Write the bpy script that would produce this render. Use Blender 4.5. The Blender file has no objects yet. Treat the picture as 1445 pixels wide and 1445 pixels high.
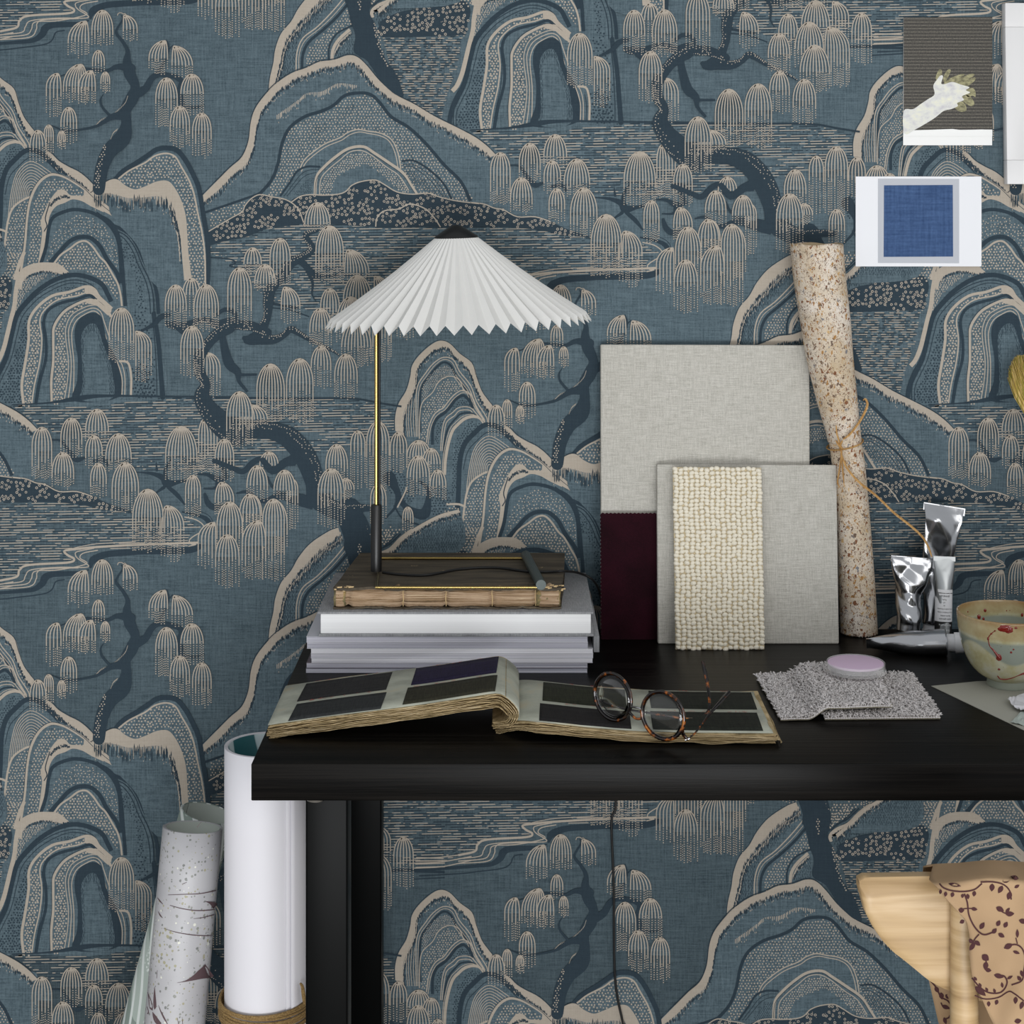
import bpy, bmesh, math, random
import numpy as np
from mathutils import Vector, Matrix
R = math.radians
scene = bpy.context.scene
col = scene.collection

# ---------------------------------------------------------------- camera
F_PX, CX, HY, CAM_D, CAM_Z = 2450.0, 722.5, 260.0, 2.75, 1.44
cam_data = bpy.data.cameras.new('camera')
cam = bpy.data.objects.new('camera', cam_data)
col.objects.link(cam)
cam.location = (0, -CAM_D, CAM_Z)
cam.rotation_euler = (R(90), 0, 0)
cam_data.sensor_width = 36
cam_data.lens = 36 * F_PX / 1445
cam_data.shift_y = -(722.5 - HY) / 1445
cam_data.clip_start = 0.05
scene.camera = cam

# ---------------------------------------------------------------- world, lights, exposure
scene.view_settings.view_transform = 'Standard'
scene.view_settings.look = 'None'
scene.view_settings.gamma = 1
scene.view_settings.use_curve_mapping = False
scene.view_settings.exposure = -0.13
world = bpy.data.worlds.new('world')
scene.world = world
world.use_nodes = True
bg = world.node_tree.nodes['Background']
bg.inputs[0].default_value = (0.94, 0.97, 1.0, 1)
bg.inputs[1].default_value = 0.62


def area(name, loc, target, sx, sy, power, color=(1, 1, 1)):
    d = bpy.data.lights.new(name, 'AREA')
    d.shape = 'RECTANGLE'
    d.size, d.size_y, d.energy, d.color = sx, sy, power, color
    o = bpy.data.objects.new(name, d)
    o.location = loc
    o.rotation_euler = (Vector(target) - Vector(loc)).to_track_quat('-Z', 'Y').to_euler()
    col.objects.link(o)
    return o


area('window_light', (1.5, -3.4, 1.9), (-0.1, 0, 0.75), 2.2, 1.9, 30, (1.0, 0.985, 0.965))
area('low_fill_light', (0.05, -3.4, 0.42), (0.1, 0, 0.36), 2.0, 0.7, 62, (0.96, 0.98, 1.0))  # added fill, no real window: brightens the wall and rolls below desk height


def at(x, y, d):
    """point seen at photo pixel (x, y) at distance d from the camera plane"""
    return Vector(((x - CX) / F_PX * d, d - CAM_D, CAM_Z - (y - HY) / F_PX * d))


def on_z(x, y, z):
    d = (CAM_Z - z) * F_PX / (y - HY)
    return at(x, y, d)


DESK_Z = 0.74

# ---------------------------------------------------------------- materials
MATS = {}


def srgb(h):
    h = h.lstrip('#')
    out = []
    for i in (0, 2, 4):
        c = int(h[i:i + 2], 16) / 255
        out.append(c / 12.92 if c <= 0.04045 else ((c + 0.055) / 1.055) ** 2.4)
    return (out[0], out[1], out[2], 1)


def mat(name, c, rough=0.6, metal=0.0, spec=0.5, **kw):
    if name in MATS:
        return MATS[name]
    m = bpy.data.materials.new(name)
    m.use_nodes = True
    b = m.node_tree.nodes['Principled BSDF']
    b.inputs['Base Color'].default_value = srgb(c) if isinstance(c, str) else c
    b.inputs['Roughness'].default_value = rough
    b.inputs['Metallic'].default_value = metal
    b.inputs['Specular IOR Level'].default_value = spec
    for k, v in kw.items():
        b.inputs[k.replace('_', ' ')].default_value = v
    MATS[name] = m
    return m


class NT:
    """tiny node helper for one material"""
    def __init__(s, m):
        s.m, s.t = m, m.node_tree
        s.b = s.t.nodes['Principled BSDF']
        s.co = s.t.nodes.new('ShaderNodeTexCoord')

    def n(s, kind, **kw):
        o = s.t.nodes.new(kind)
        for k, v in kw.items():
            setattr(o, k, v)
        return o

    def l(s, a, b):
        s.t.links.new(a, b)

    def mapping(s, scale, coord='Object', rot=(0, 0, 0)):
        o = s.n('ShaderNodeMapping')
        o.inputs['Scale'].default_value = scale
        o.inputs['Rotation'].default_value = rot
        s.l(s.co.outputs[coord], o.inputs[0])
        return o.outputs[0]

    def noise(s, vec, scale, detail=3, rough=0.5, dist=0.0):
        o = s.n('ShaderNodeTexNoise')
        o.inputs['Scale'].default_value = scale
        o.inputs['Detail'].default_value = detail
        o.inputs['Roughness'].default_value = rough
        o.inputs['Distortion'].default_value = dist
        s.l(vec, o.inputs['Vector'])
        return o.outputs['Fac']

    def ramp(s, fac, stops, interp='LINEAR'):
        o = s.n('ShaderNodeValToRGB')
        o.color_ramp.interpolation = interp
        e = o.color_ramp.elements
        while len(e) < len(stops):
            e.new(0.5)
        for k, (p, c) in enumerate(stops):
            e[k].position = p
            e[k].color = srgb(c) if isinstance(c, str) else (c, c, c, 1)
        s.l(fac, o.inputs[0])
        return o.outputs[0]

    def mix(s, fac, a, b, mode='MIX'):
        o = s.n('ShaderNodeMix', data_type='RGBA', blend_type=mode)
        for inp, v in ((o.inputs[0], fac), (o.inputs[6], a), (o.inputs[7], b)):
            if hasattr(v, 'is_output') or hasattr(v, 'links'):
                s.l(v, inp)
            else:
                if isinstance(v, str):
                    v = srgb(v)
                inp.default_value = v
        return o.outputs[2]

    def math(s, op, a, b=0.0):
        o = s.n('ShaderNodeMath', operation=op)
        for inp, v in ((o.inputs[0], a), (o.inputs[1], b)):
            if hasattr(v, 'links'):
                s.l(v, inp)
            else:
                inp.default_value = v
        return o.outputs[0]

    def color(s, out):
        s.l(out, s.b.inputs['Base Color'])

    def bump(s, h, strength=0.3, dist=0.001):
        o = s.n('ShaderNodeBump')
        o.inputs['Strength'].default_value = strength
        o.inputs['Distance'].default_value = dist
        s.l(h, o.inputs['Height'])
        s.l(o.outputs[0], s.b.inputs['Normal'])


def linen(name, c_lo, c_hi, freq, rough=0.9, bump=0.25, contrast=(0.38, 0.62), plane='xz', slub=None):
    """woven cloth or printed linen: crossed long thin noise along the two thread directions"""
    m = mat(name, c_lo, rough, spec=0.2)
    t = NT(m)
    if plane == 'xz':
        a = t.mapping((freq * .06, 1, freq)); b = t.mapping((freq, 1, freq * .06))
    elif plane == 'xy':
        a = t.mapping((freq * .06, freq, 1)); b = t.mapping((freq, freq * .06, 1))
    f1 = t.noise(a, 1.0, 3, 0.6)
    f2 = t.noise(b, 1.0, 3, 0.6)
    f3 = t.noise(t.mapping((1, 1, 1)), freq * .9, 2)
    s = t.math('ADD', t.math('MULTIPLY', f1, 0.42), t.math('MULTIPLY', f2, 0.36))
    s = t.math('ADD', s, t.math('MULTIPLY', f3, 0.22))
    t.color(t.ramp(s, [(contrast[0], c_lo), (contrast[1], c_hi)]))
    if bump:
        t.bump(s, bump, 0.0006)
    return m


# ---------------------------------------------------------------- object helpers
def link(name, me, m=None, parent=None, smooth=True):
    o = bpy.data.objects.new(name, me)
    col.objects.link(o)
    if m is not None:
        for k in (m if isinstance(m, (list, tuple)) else [m]):
            me.materials.append(k)
    if parent is not None:
        o.parent = parent
    if smooth and hasattr(me, 'polygons'):
        me.polygons.foreach_set('use_smooth', [True] * len(me.polygons))
    return o


def pyd(name, v, f, m=None, parent=None, smooth=True, mi=None):
    me = bpy.data.meshes.new(name)
    me.from_pydata([tuple(p) for p in v], [], f)
    o = link(name, me, m, parent, smooth)
    if mi is not None:
        me.polygons.foreach_set('material_index', mi)
    me.update()
    return o


def frombm(name, bm, m=None, parent=None, smooth=True):
    me = bpy.data.meshes.new(name)
    bm.normal_update()
    bm.to_mesh(me)
    bm.free()
    return link(name, me, m, parent, smooth)


def tag(o, label, cat, group=None, kind=None):
    o['label'] = label
    o['category'] = cat
    if group:
        o['group'] = group
    if kind:
        o['kind'] = kind
    return o


def thing(name, loc, label, cat, group=None):
    o = bpy.data.objects.new(name, None)
    o.empty_display_size = 0.02
    o.location = loc
    col.objects.link(o)
    bpy.context.view_layer.update()
    return tag(o, label, cat, group)


def adopt(parent, *parts):
    """give world-space parts to a thing without moving them"""
    M = Matrix.Translation(parent.location).inverted()
    for p in parts:
        p.parent = parent
        p.matrix_parent_inverse = M
    return parts


def nest_in(part, *subs):
    """make world-space pieces the sub-parts of a part"""
    for p in subs:
        p.parent = part
        p.matrix_parent_inverse = part.matrix_basis.inverted()


def edge_sharp(o, ang=35):
    o.data.set_sharp_from_angle(angle=R(ang))


def box_bm(c, s, bev=0.0, seg=2, bm=None):
    bm = bm or bmesh.new()
    g = bmesh.ops.create_cube(bm, size=1, matrix=Matrix.Translation(c) @ Matrix.Diagonal((*s, 1)))
    if bev:
        es = list({e for v in g['verts'] for e in v.link_edges})
        bmesh.ops.bevel(bm, geom=es, offset=bev, segments=seg, affect='EDGES', profile=0.5)
    return bm


def box(name, lo, hi, m, parent=None, bev=0.001, seg=2):
    lo, hi = Vector(lo), Vector(hi)
    o = frombm(name, box_bm((lo + hi) / 2, hi - lo, bev, seg), m, parent)
    edge_sharp(o, 40)
    return o


def catmull(pts, n=6, closed=False):
    P = np.array(pts, float)
    if len(P) < 3 and not closed:
        t = np.linspace(0, 1, n + 1)[:, None]
        return P[0] * (1 - t) + P[-1] * t
    if closed:
        Q = np.vstack([P[-1], P, P[0], P[1]])
    else:
        Q = np.vstack([2 * P[0] - P[1], P, 2 * P[-1] - P[-2]])
    t = np.linspace(0, 1, n, endpoint=False)[:, None]
    out = []
    for i in range(1, len(Q) - 2):
        a, b, c, d = Q[i - 1], Q[i], Q[i + 1], Q[i + 2]
        out.append(0.5 * ((2 * b) + (c - a) * t + (2 * a - 5 * b + 4 * c - d) * t ** 2 + (3 * b - a - 3 * c + d) * t ** 3))
    if not closed:
        out.append(P[-1:])
    return np.vstack(out)


def tube(name, pts, r, m, parent=None, seg=12, n=6, smooth_path=True, closed=False, caps=True, flat=1.0):
    """swept tube through points; r may be a list per point; flat squashes it along the frame's second axis"""
    rr = list(r) if hasattr(r, '__len__') else [r] * len(pts)
    D = np.hstack([np.array([tuple(p) for p in pts], float), np.array(rr, float)[:, None]])
    if smooth_path:
        D = catmull(D, n, closed)
    P, Rr = D[:, :3], D[:, 3]
    N = len(P)
    v, f = [], []
    up = None
    for i in range(N):
        a = P[(i - 1) % N] if (closed or i > 0) else P[i]
        b = P[(i + 1) % N] if (closed or i < N - 1) else P[i]
        t = Vector(b - a)
        if t.length < 1e-9:
            t = Vector((0, 0, 1))
        t.normalize()
        if up is None:
            up = t.orthogonal().normalized()
        up = (up - t * up.dot(t)).normalized()
        s = t.cross(up)
        for k in range(seg):
            an = 2 * math.pi * k / seg
            v.append(Vector(P[i]) + (up * math.cos(an) + s * math.sin(an) * flat) * Rr[i])
    for i in range(N if closed else N - 1):
        for k in range(seg):
            a, b = i * seg + k, i * seg + (k + 1) % seg
            c, d = ((i + 1) % N) * seg + (k + 1) % seg, ((i + 1) % N) * seg + k
            f.append((a, b, c, d))
    if caps and not closed:
        f.append(tuple(range(seg))[::-1])
        f.append(tuple(range((N - 1) * seg, N * seg)))
    o = pyd(name, v, f, m, parent)
    edge_sharp(o, 50)
    return o


def lathe(name, prof, m, loc=(0, 0, 0), seg=64, parent=None, axis=None, sharp=40):
    v, f = [], []
    n = len(prof)
    for k in range(seg):
        a = 2 * math.pi * k / seg
        for r_, z_ in prof:
            v.append(Vector((r_ * math.cos(a), r_ * math.sin(a), z_)))
    for k in range(seg):
        k2 = (k + 1) % seg
        for i in range(n - 1):
            f.append((k * n + i, k2 * n + i, k2 * n + i + 1, k * n + i + 1))
    M = Matrix.Translation(loc)
    if axis is not None:
        M = M @ Vector(axis).to_track_quat('Z', 'Y').to_matrix().to_4x4()
    v = [M @ p for p in v]
    o = pyd(name, v, f, m, parent)
    bm = bmesh.new()
    bm.from_mesh(o.data)
    bmesh.ops.remove_doubles(bm, verts=bm.verts, dist=1e-6)
    bmesh.ops.recalc_face_normals(bm, faces=bm.faces)
    bm.to_mesh(o.data)
    bm.free()
    edge_sharp(o, sharp)
    return o


def grid_mesh(name, P, m, parent=None, thick=0.0, smooth=True):
    """P: array (rows, cols, 3) -> sheet, optional solid thickness along its own normals"""
    P = np.array(P, float)
    a, b = P.shape[:2]
    v = P.reshape(-1, 3)
    f = [(i * b + j, i * b + j + 1, (i + 1) * b + j + 1, (i + 1) * b + j) for i in range(a - 1) for j in range(b - 1)]
    o = pyd(name, v, f, m, parent, smooth)
    if thick:
        md = o.modifiers.new('solid', 'SOLIDIFY')
        md.thickness = thick
        md.offset = 0
    return o
# ---------------------------------------------------------------- wallpaper drawing
# The print repeats: 646.5 across with a half drop of 387.5, 775 down (units: photo pixels on the wall plane,
# 1 unit = CAM_D / F_PX metres).  Motifs are drawn once and laid out on that lattice.
TX, TY, TD = 646.5, 775.0, 387.5
U = CAM_D / F_PX
TILE = {'A': (0, 0, 400), 'B': (0, 400, 400), 'C': (300, 0, 400), 'D': (600, 0, 400), 'E': (1000, 0, 400),
        'F': (400, 280, 460), 'G': (400, 740, 460), 'H': (0, 1000, 445), 'I': (1145, 1145, 300),
        'J': (440, 290, 410), 'K': (400, 1120, 325)}
random.seed(5)
EL = []      # elements: (colour index, [polygons as Nx2 arrays])
BEIGE, NAVY, GROUND = 1, 2, 0
CI = {'b': BEIGE, 'n': NAVY, 'g': GROUND}


def pt(t, s, k=(0, 0)):
    """'x,y x,y' in drawing-tile units -> Nx2 array"""
    ox, oy, w = TILE[t]
    a = np.array([[float(q) for q in p.split(',')[:2]] for p in s.split()]) * (w / 1445.0) + (ox, oy)
    return a + (k[0] * TX, -k[0] * TD + k[1] * TY)


def unit(t):
    return TILE[t][2] / 1445.0


def add(c, polys):
    EL.append((CI[c] if isinstance(c, str) else c, [np.asarray(p) for p in polys]))


def fill(c, P, n=5, smooth=True):
    add(c, [catmull(P, n, True) if smooth else P])


def ribbon(P, W):
    d = np.gradient(P, axis=0)
    L = np.hypot(d[:, 0], d[:, 1])[:, None] + 1e-9
    nrm = np.stack([-d[:, 1], d[:, 0]], 1) / L
    a, b = P + nrm * W[:, None] / 2, P - nrm * W[:, None] / 2
    return [np.array([a[i], a[i + 1], b[i + 1], b[i]]) for i in range(len(P) - 1)]


def line(c, P, w, n=4, taper=False):
    Q = catmull(P, n)
    W = np.full(len(Q), float(w))
    if taper:
        W[0] *= .3; W[-1] *= .3
    add(c, ribbon(Q, W))


def inside(P, pts):
    x, y = pts[:, 0], pts[:, 1]
    r = np.zeros(len(pts), bool)
    j = len(P) - 1
    for i in range(len(P)):
        xi, yi, xj, yj = P[i, 0], P[i, 1], P[j, 0], P[j, 1]
        c = ((yi > y) != (yj > y)) & (x < (xj - xi) * (y - yi) / (yj - yi + 1e-12) + xi)
        r ^= c
        j = i
    return r


def hexa(x, y, r, n=6):
    a = np.arange(n) * 2 * math.pi / n
    return np.stack([x + r * np.cos(a), y + r * np.sin(a)], 1)


def scatter(P, sp, jit=0.25):
    sp = sp * 1.2
    lo, hi = P.min(0), P.max(0)
    pts = []
    y, row = lo[1], 0
    while y < hi[1]:
        x = lo[0] + (row % 2) * sp / 2
        while x < hi[0]:
            pts.append((x + random.uniform(-jit, jit) * sp, y + random.uniform(-jit, jit) * sp))
            x += sp
        y += sp * 0.87
        row += 1
    if not pts:
        return []
    pts = np.array(pts)
    return pts[inside(P, pts)]


def dots(c, P, sp=3.7, r=0.85, jit=0.17, n=6, fade=None, smooth=True):
    Q = catmull(P, 5, True) if smooth else P
    o = []
    for x, y in scatter(Q, sp, jit):
        rr = r * random.uniform(1.1, 1.5)
        o.append(hexa(x, y, rr, n))
    if o:
        add(c, o)


def dashes(P, sp=3.1, long=1.0, dens=0.68, tilt=-0.02, smooth=False):
    """water: rows of thin beige and navy horizontal dashes"""
    Q = catmull(P, 5, True) if smooth else P
    lo, hi = Q.min(0), Q.max(0)
    bb, nn = [], []
    sp = sp * 1.25
    y = lo[1]
    row = 0
    while y < hi[1]:
        for c, off in ((bb, 0.0), (nn, sp * .5)):
            x = lo[0] - random.uniform(0, 30)
            while x < hi[0]:
                kind = random.random()
                L = (random.uniform(22, 46) if kind < .45 else random.uniform(9, 20) if kind < .75 else random.uniform(2.5, 6)) * long
                # clip to the region by sampling
                xs = np.arange(x, x + L, 1.0)
                yy = y + off + (xs - x) * tilt + random.uniform(-.3, .3)
                ok = inside(Q, np.stack([xs, yy], 1))
                if random.random() < (dens if c is bb else .9) and ok.any():
                    i0 = np.argmax(ok)
                    i1 = i0
                    while i1 < len(ok) - 1 and ok[i1 + 1]:
                        i1 += 1
                    a, b = xs[i0], xs[i1]
                    if b - a > 1.5:
                        w = random.uniform(.45, .62) if c is bb else random.uniform(.5, .85)
                        ya, yb = yy[i0], yy[i1]
                        c.append(np.array([(a, ya), (a + .8, ya - w), (b - .8, yb - w), (b, yb), (b - .8, yb + w), (a + .8, ya + w)]))
                x += L + random.uniform(2, 7)
        y += sp
        row += 1
    add('n', nn)
    add('b', bb)


def ticks(P, sp=4.2, ln=2.6, w=.55, c='n', smooth=True):
    """short vertical ticks inside a region"""
    Q = catmull(P, 5, True) if smooth else P
    o = []
    for x, y in scatter(Q, sp, .25):
        l_ = ln * random.uniform(.6, 1.3)
        o.append(np.array([(x, y - l_), (x + w, y), (x, y + l_), (x - w, y)]))
    if o:
        add(c, o)


def fringe(P, depth=6, sp=1.5, off=0.0, dark=True, up=0.0, n=6, both=True):
    """ragged hanging edge of vertical strokes under a beige band following P"""
    Q = catmull(P, n)
    seg = np.hypot(*np.diff(Q, axis=0).T)
    cum = np.concatenate([[0], np.cumsum(seg)])
    T = np.arange(0, cum[-1], sp)
    X = np.interp(T, cum, Q[:, 0]); Y = np.interp(T, cum, Q[:, 1])
    b1, n1 = [], []
    for x, y in zip(X, Y):
        L = depth * random.uniform(.35, 1.25)
        w = random.uniform(.45, .75)
        y0 = y + off - 1.2
        x += random.uniform(-.4, .4)
        b1.append(np.array([(x - w, y0), (x + w, y0), (x + w * .9, y0 + L * .8), (x, y0 + L), (x - w * .9, y0 + L * .8)]))
        if dark and random.random() < .9:
            L2 = depth * random.uniform(.5, 1.3)
            y1 = y + off + random.uniform(-.25, .5) * depth
            xx = x + sp * .5
            w2 = random.uniform(.55, 1.0)
            n1.append(np.array([(xx, y1), (xx + w2, y1 + L2 * .3), (xx + w2, y1 + L2 * .8), (xx, y1 + L2), (xx - w2, y1 + L2 * .8), (xx - w2, y1 + L2 * .3)]))
        if both and random.random() < .35:
            y1 = y + off + depth * random.uniform(.9, 1.5)
            b1.append(np.array([(x - .4, y1), (x + .4, y1), (x + .4, y1 + 2), (x - .4, y1 + 2)]))
    add('b', b1)
    if n1:
        add('n', n1)


def flowers(P, n_cl, smooth=True, seed=1):
    rnd = random.Random(seed)
    Q = catmull(P, 5, True) if smooth else P
    cen = scatter(Q, n_cl, .3)
    o = []
    placed = []
    for cx_, cy_ in cen:
        m = rnd.randint(16, 26)
        for k in range(m):
            a = rnd.uniform(0, 6.28); d = n_cl * .6 * math.sqrt(rnd.random())
            x, y = cx_ + math.cos(a) * d, cy_ + math.sin(a) * d * .8
            if any((x - p) ** 2 + (y - q) ** 2 < 18.5 for p, q in placed):
                continue
            if not inside(Q, np.array([(x, y)]))[0]:
                continue
            placed.append((x, y))
            ro, ri, s = rnd.uniform(1.85, 2.15), 1.05, rnd.uniform(0, 1)
            A = [s + i * math.pi / 3 for i in range(7)]
            for i in range(6):
                o.append(np.array([(x + ro * math.cos(A[i]), y + ro * math.sin(A[i])), (x + ro * math.cos(A[i + 1]), y + ro * math.sin(A[i + 1])),
                                   (x + ri * math.cos(A[i + 1]), y + ri * math.sin(A[i + 1])), (x + ri * math.cos(A[i]), y + ri * math.sin(A[i]))]))
        for k in range(5):
            a = rnd.uniform(0, 6.28); d = rnd.uniform(n_cl * .3, n_cl * .55)
            x, y = cx_ + math.cos(a) * d, cy_ + math.sin(a) * d * .8
            if inside(Q, np.array([(x, y)]))[0]:
                o.append(hexa(x, y, .6, 4))
    if o:
        add('b', o)


def willow(t, cx, top, w, bs, bt, ax=0, k=(0, 0), back='g', sp=4.1, wd=1.6, crown=True):
    """a drooping head of foliage: strands fan out of the top, fall straight and break up into dots"""
    u = unit(t)
    ox, oy, _ = TILE[t]
    sx, sy = k[0] * TX, -k[0] * TD + k[1] * TY
    cx, top, w, bs, bt, ax = cx * u + ox + sx, top * u + oy + sy, w * u, bs * u + oy + sy, bt * u + oy + sy, ax * u
    hw = w / 2
    apx = cx + ax
    dh = min(max(hw * 1.75, 7), (bs - top) * .9)
    n = max(5, int(round(w / sp)))

    def path(uu, y1, m=9):
        xe = cx + uu * (hw - wd / 2)
        ys = np.concatenate([top + dh * (np.linspace(0, 1, m) ** 1.5), [y1]])
        q = np.minimum((ys - top) / dh, 1)
        g = np.sqrt(np.maximum(0, 1 - (1 - q) ** 2))
        g = g ** (1.05 + .4 * (1 - abs(uu)))
        return np.stack([apx + (xe - apx) * g, ys + wd / 2], 1)
    # ground patch hides what is behind the head
    yb_ = max(top + (bs - top) * .55, top + dh + 1)
    L, Rr = path(-1, yb_), path(1, yb_)
    if back:
        add(back, [np.vstack([L, Rr[::-1][:-1]])])
    S, Dd = [], []
    if back:
        G = []
        for i in range(n - 1):
            um = -1 + (2 * i + 1) / (n - 1)
            P = path(um, max(top + (bs - top) * random.uniform(.45, .75), top + dh + 1))
            G += ribbon(P, np.linspace(1.3, .25, len(P)))
        add('n', G)
    if crown:
        q = min(dh * .2, 4.5)
        Lc = [p for p in path(-1, bs) if p[1] - top < q + 1.2]
        Rc = [p for p in path(1, bs) if p[1] - top < q + 1.2]
        if len(Lc) > 1 and len(Rc) > 1:
            S.append(np.array(list(Lc) + [(apx, top + q * 1.4)] + list(Rc[::-1][:-1])))
    for i in range(n):
        uu = -1 + 2 * i / (n - 1)
        y1 = bs - (bs - top) * random.uniform(0, .36)
        if i in (0, n - 1):
            y1 = bs - (bs - top) * random.uniform(.08, .2)
        P = path(uu, max(y1, top + dh + 1))
        W = np.linspace(wd * 1.12, wd * .85, len(P))
        S += ribbon(P, W)
        yd = max(y1, top + dh + 1) + 3.2
        yend = bt + 3 - (bt - bs) * abs(uu) ** 2 * .4 * random.random() - random.uniform(0, 6)
        while yd < yend:
            Dd.append(hexa(P[-1][0] + random.uniform(-.15, .15), yd, .9, 6))
            yd += 3.25
        if i < n - 1 and random.random() < .4:
            xm = cx + (uu + 1 / (n - 1)) * (hw - wd / 2)
            ys = bs - (bs - top) * random.uniform(-.04, .2)
            while ys < yend - 2:
                Dd.append(hexa(xm, ys, .78, 6))
                ys += 3.25
    add('b', S)
    add('b', Dd)


def branch(t, s, k=(0, 0), n=5, c='n', dot=None, dn=1.0):
    """variable-width navy limb 'x,y,w ...'; dot='l'/'r' strews beige dots along one side"""
    u = unit(t)
    ox, oy, _ = TILE[t]
    a = np.array([[float(q) for q in p.split(',')] for p in s.split()])
    a = a * u + (ox + k[0] * TX, oy - k[0] * TD + k[1] * TY, 0)
    Q = catmull(a, n)
    Q[:, 2] = np.maximum(Q[:, 2], .3)
    add(c, ribbon(Q[:, :2], Q[:, 2]))
    add(c, [hexa(q[0], q[1], q[2] / 2, 12) for q in Q[::3] if q[2] > 2])
    if dot:
        P, W = Q[:, :2], Q[:, 2]
        d = np.gradient(P, axis=0)
        nr = np.stack([-d[:, 1], d[:, 0]], 1) / (np.hypot(d[:, 0], d[:, 1])[:, None] + 1e-9)
        sg = -1 if dot == 'l' else 1
        seg = np.concatenate([[0], np.cumsum(np.hypot(*np.diff(P, axis=0).T))])
        o = []
        for s0 in np.arange(1, seg[-1], 3.1 / dn):
            x, y = np.interp(s0, seg, P[:, 0]), np.interp(s0, seg, P[:, 1])
            nx, ny, w = np.interp(s0, seg, nr[:, 0]), np.interp(s0, seg, nr[:, 1]), np.interp(s0, seg, W)
            for q in (.38, .12):
                if random.random() < (.95 if q > .3 else .55):
                    off = sg * w * (q + random.uniform(-.06, .06))
                    o.append(hexa(x + nx * off + random.uniform(-.6, .6), y + ny * off, random.uniform(.65, .95), 6))
        add('b', o)


def nest(c, P1, P2, m, w, n=4):
    """m lines interpolated between two outlines with the same number of points"""
    for i in range(m):
        f = i / max(1, m - 1)
        line(c, P1 * (1 - f) + P2 * f, w, n)
V = np.vstack
# lakes -------------------------------------------------------------------------------------------
lakeA = V([pt('B', '60,622 400,592 830,580 1150,582'), pt('E', '0,632 400,632 550,642 770,690', (-1, 0)),
           pt('E', '760,800 790,860 520,880 350,905 180,905 0,935', (-1, 0)),
           pt('B', '1250,930 1000,960 700,950 540,900 440,790 270,760 190,720')])
dashes(lakeA, 3.0)
lakeB = V([pt('A', '1055,1262 1170,1215 1300,1165 1445,1140'), pt('C', '750,1140 1150,1150 1445,1160'),
           pt('D', '560,1165 830,1210 1100,1240 1195,1288 1130,1335 1130,1385 840,1400'),
           pt('A', '330,2 375,55 130,80 90,130 0,160', (1, 1)), pt('E', '990,195 840,205 640,200 500,230 350,215 250,160 100,150', (-1, 0)),
           pt('A', '1230,1380 1080,1300')])
dashes(lakeB, 3.0)
# river bank contours
bk = lambda s, c='n', w=7, t='A', kk=(0, 0): line(c, pt(t, s, kk), w * unit(t), 5)
# right tip ripple lines
line('b', pt('B', '940,1190 1000,1205 1038,1235 1030,1262 985,1290 965,1310 975,1328 1000,1330 960,1340'), 1.5)
branch('B', '930,1165,8 1000,1180,14 1050,1200,24 1070,1235,26 1045,1275,18 1020,1310,22 1010,1345,30 930,1362,34 700,1368,30 560,1378,32 500,1395,36 470,1415,36 462,1445,14')
line('n', pt('B', '985,1150 1060,1180 1085,1225 1060,1280'), 1.0)
branch('A', '960,2,2 720,22,10 560,32,14 480,38,18')
# S-shaped ripples
for s, w in (('1050,-35 690,-22 480,-10 400,-2 330,8 345,30 378,50 345,68 150,80 100,105 85,140 0,160', 11),
             ('480,-5 395,12 385,30 400,50 450,90 300,92 160,105 130,135 110,165 0,178', 5),
             ('500,5 425,20 408,45 440,75 300,105 180,112 160,150 130,178 0,190', 5),
             ('690,-38 500,-28 420,-15 365,-2 355,8', 4), ('400,95 230,100 190,118 185,150 150,190 0,202', 5)):
    line('b', pt('A', s), w * unit('A'), 6)
branch('A', '450,105,8 400,122,22 270,128,30 230,145,38 215,175,34 170,205,24 90,215,18 0,222,16 -150,232,16 -400,242,14')
line('n', pt('A', '330,155 285,165 265,205 220,228 90,245 0,255 -200,265'), 1.8)
for y0, y1 in ((-1, 0), (12, 14), (26, 30)):
    line('b', pt('K', '820,%d 1000,%d 1180,%d' % (410 + y0 * 2.2, 400 + y0 * 2.2, 372 + y1 * 1.5)), 1.4)
for s in ('840,190 990,187', '840,205 990,200', '842,222 990,218', '845,172 985,176'):
    line('b', pt('E', s), 1.5)
line('n', pt('E', '835,242 990,246'), 3.4); line('n', pt('E', '830,282 990,274'), 1.8)
line('n', pt('E', '95,145 170,158 240,172'), 4); line('n', pt('E', '90,168 200,180 300,215'), 2)
line('n', pt('A', '1065,1312 1170,1320 1200,1340 1170,1355 1235,1368'), 2.2)
line('n', pt('E', '740,1180 800,1100'), 2)

# M3: tall rock behind the small tree ---------------------------------------------------------------
m3o = pt('J', '415,1120 415,1050 432,985 470,920 490,850 498,800 530,750 590,695 640,672 690,688 740,738 800,785 822,850 850,925 885,975 905,1005 900,1060')
fill('g', V([m3o, pt('J', '960,1140 1200,1310 1100,1445 600,1445 480,1250')]))
m3i = pt('J', '455,1150 452,1060 468,1000 495,940 515,880 520,820 550,775 600,725 645,705 680,715 720,760 775,810 800,870 830,940 860,1000 880,1020 880,1060')
add('b', [np.vstack([catmull(m3o, 5), catmull(m3i, 5)[::-1]])])
line('n', m3o + (-.9, -.9), 1.0)
fringe(m3i[4:], 5.5, 1.5, -1); fringe(m3i[:6] + (1, 0), 7, 2.0, 0)
ticks(V([m3i[:7] + (2, 0), pt('J', '560,820 525,890 515,1000 520,1110')]), 3, 3, .5)
l1 = pt('J', '520,1150 518,1000 525,900 565,835 605,785 655,755 705,768 735,825 790,895 820,975 870,1055 872,1095')
l2 = pt('J', '528,1150 528,1010 536,905 575,842 612,795 655,766 697,780 728,838 780,905 808,985 845,1050 850,1085')
line('b', l1, 1.4); line('b', l2, .9)
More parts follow.
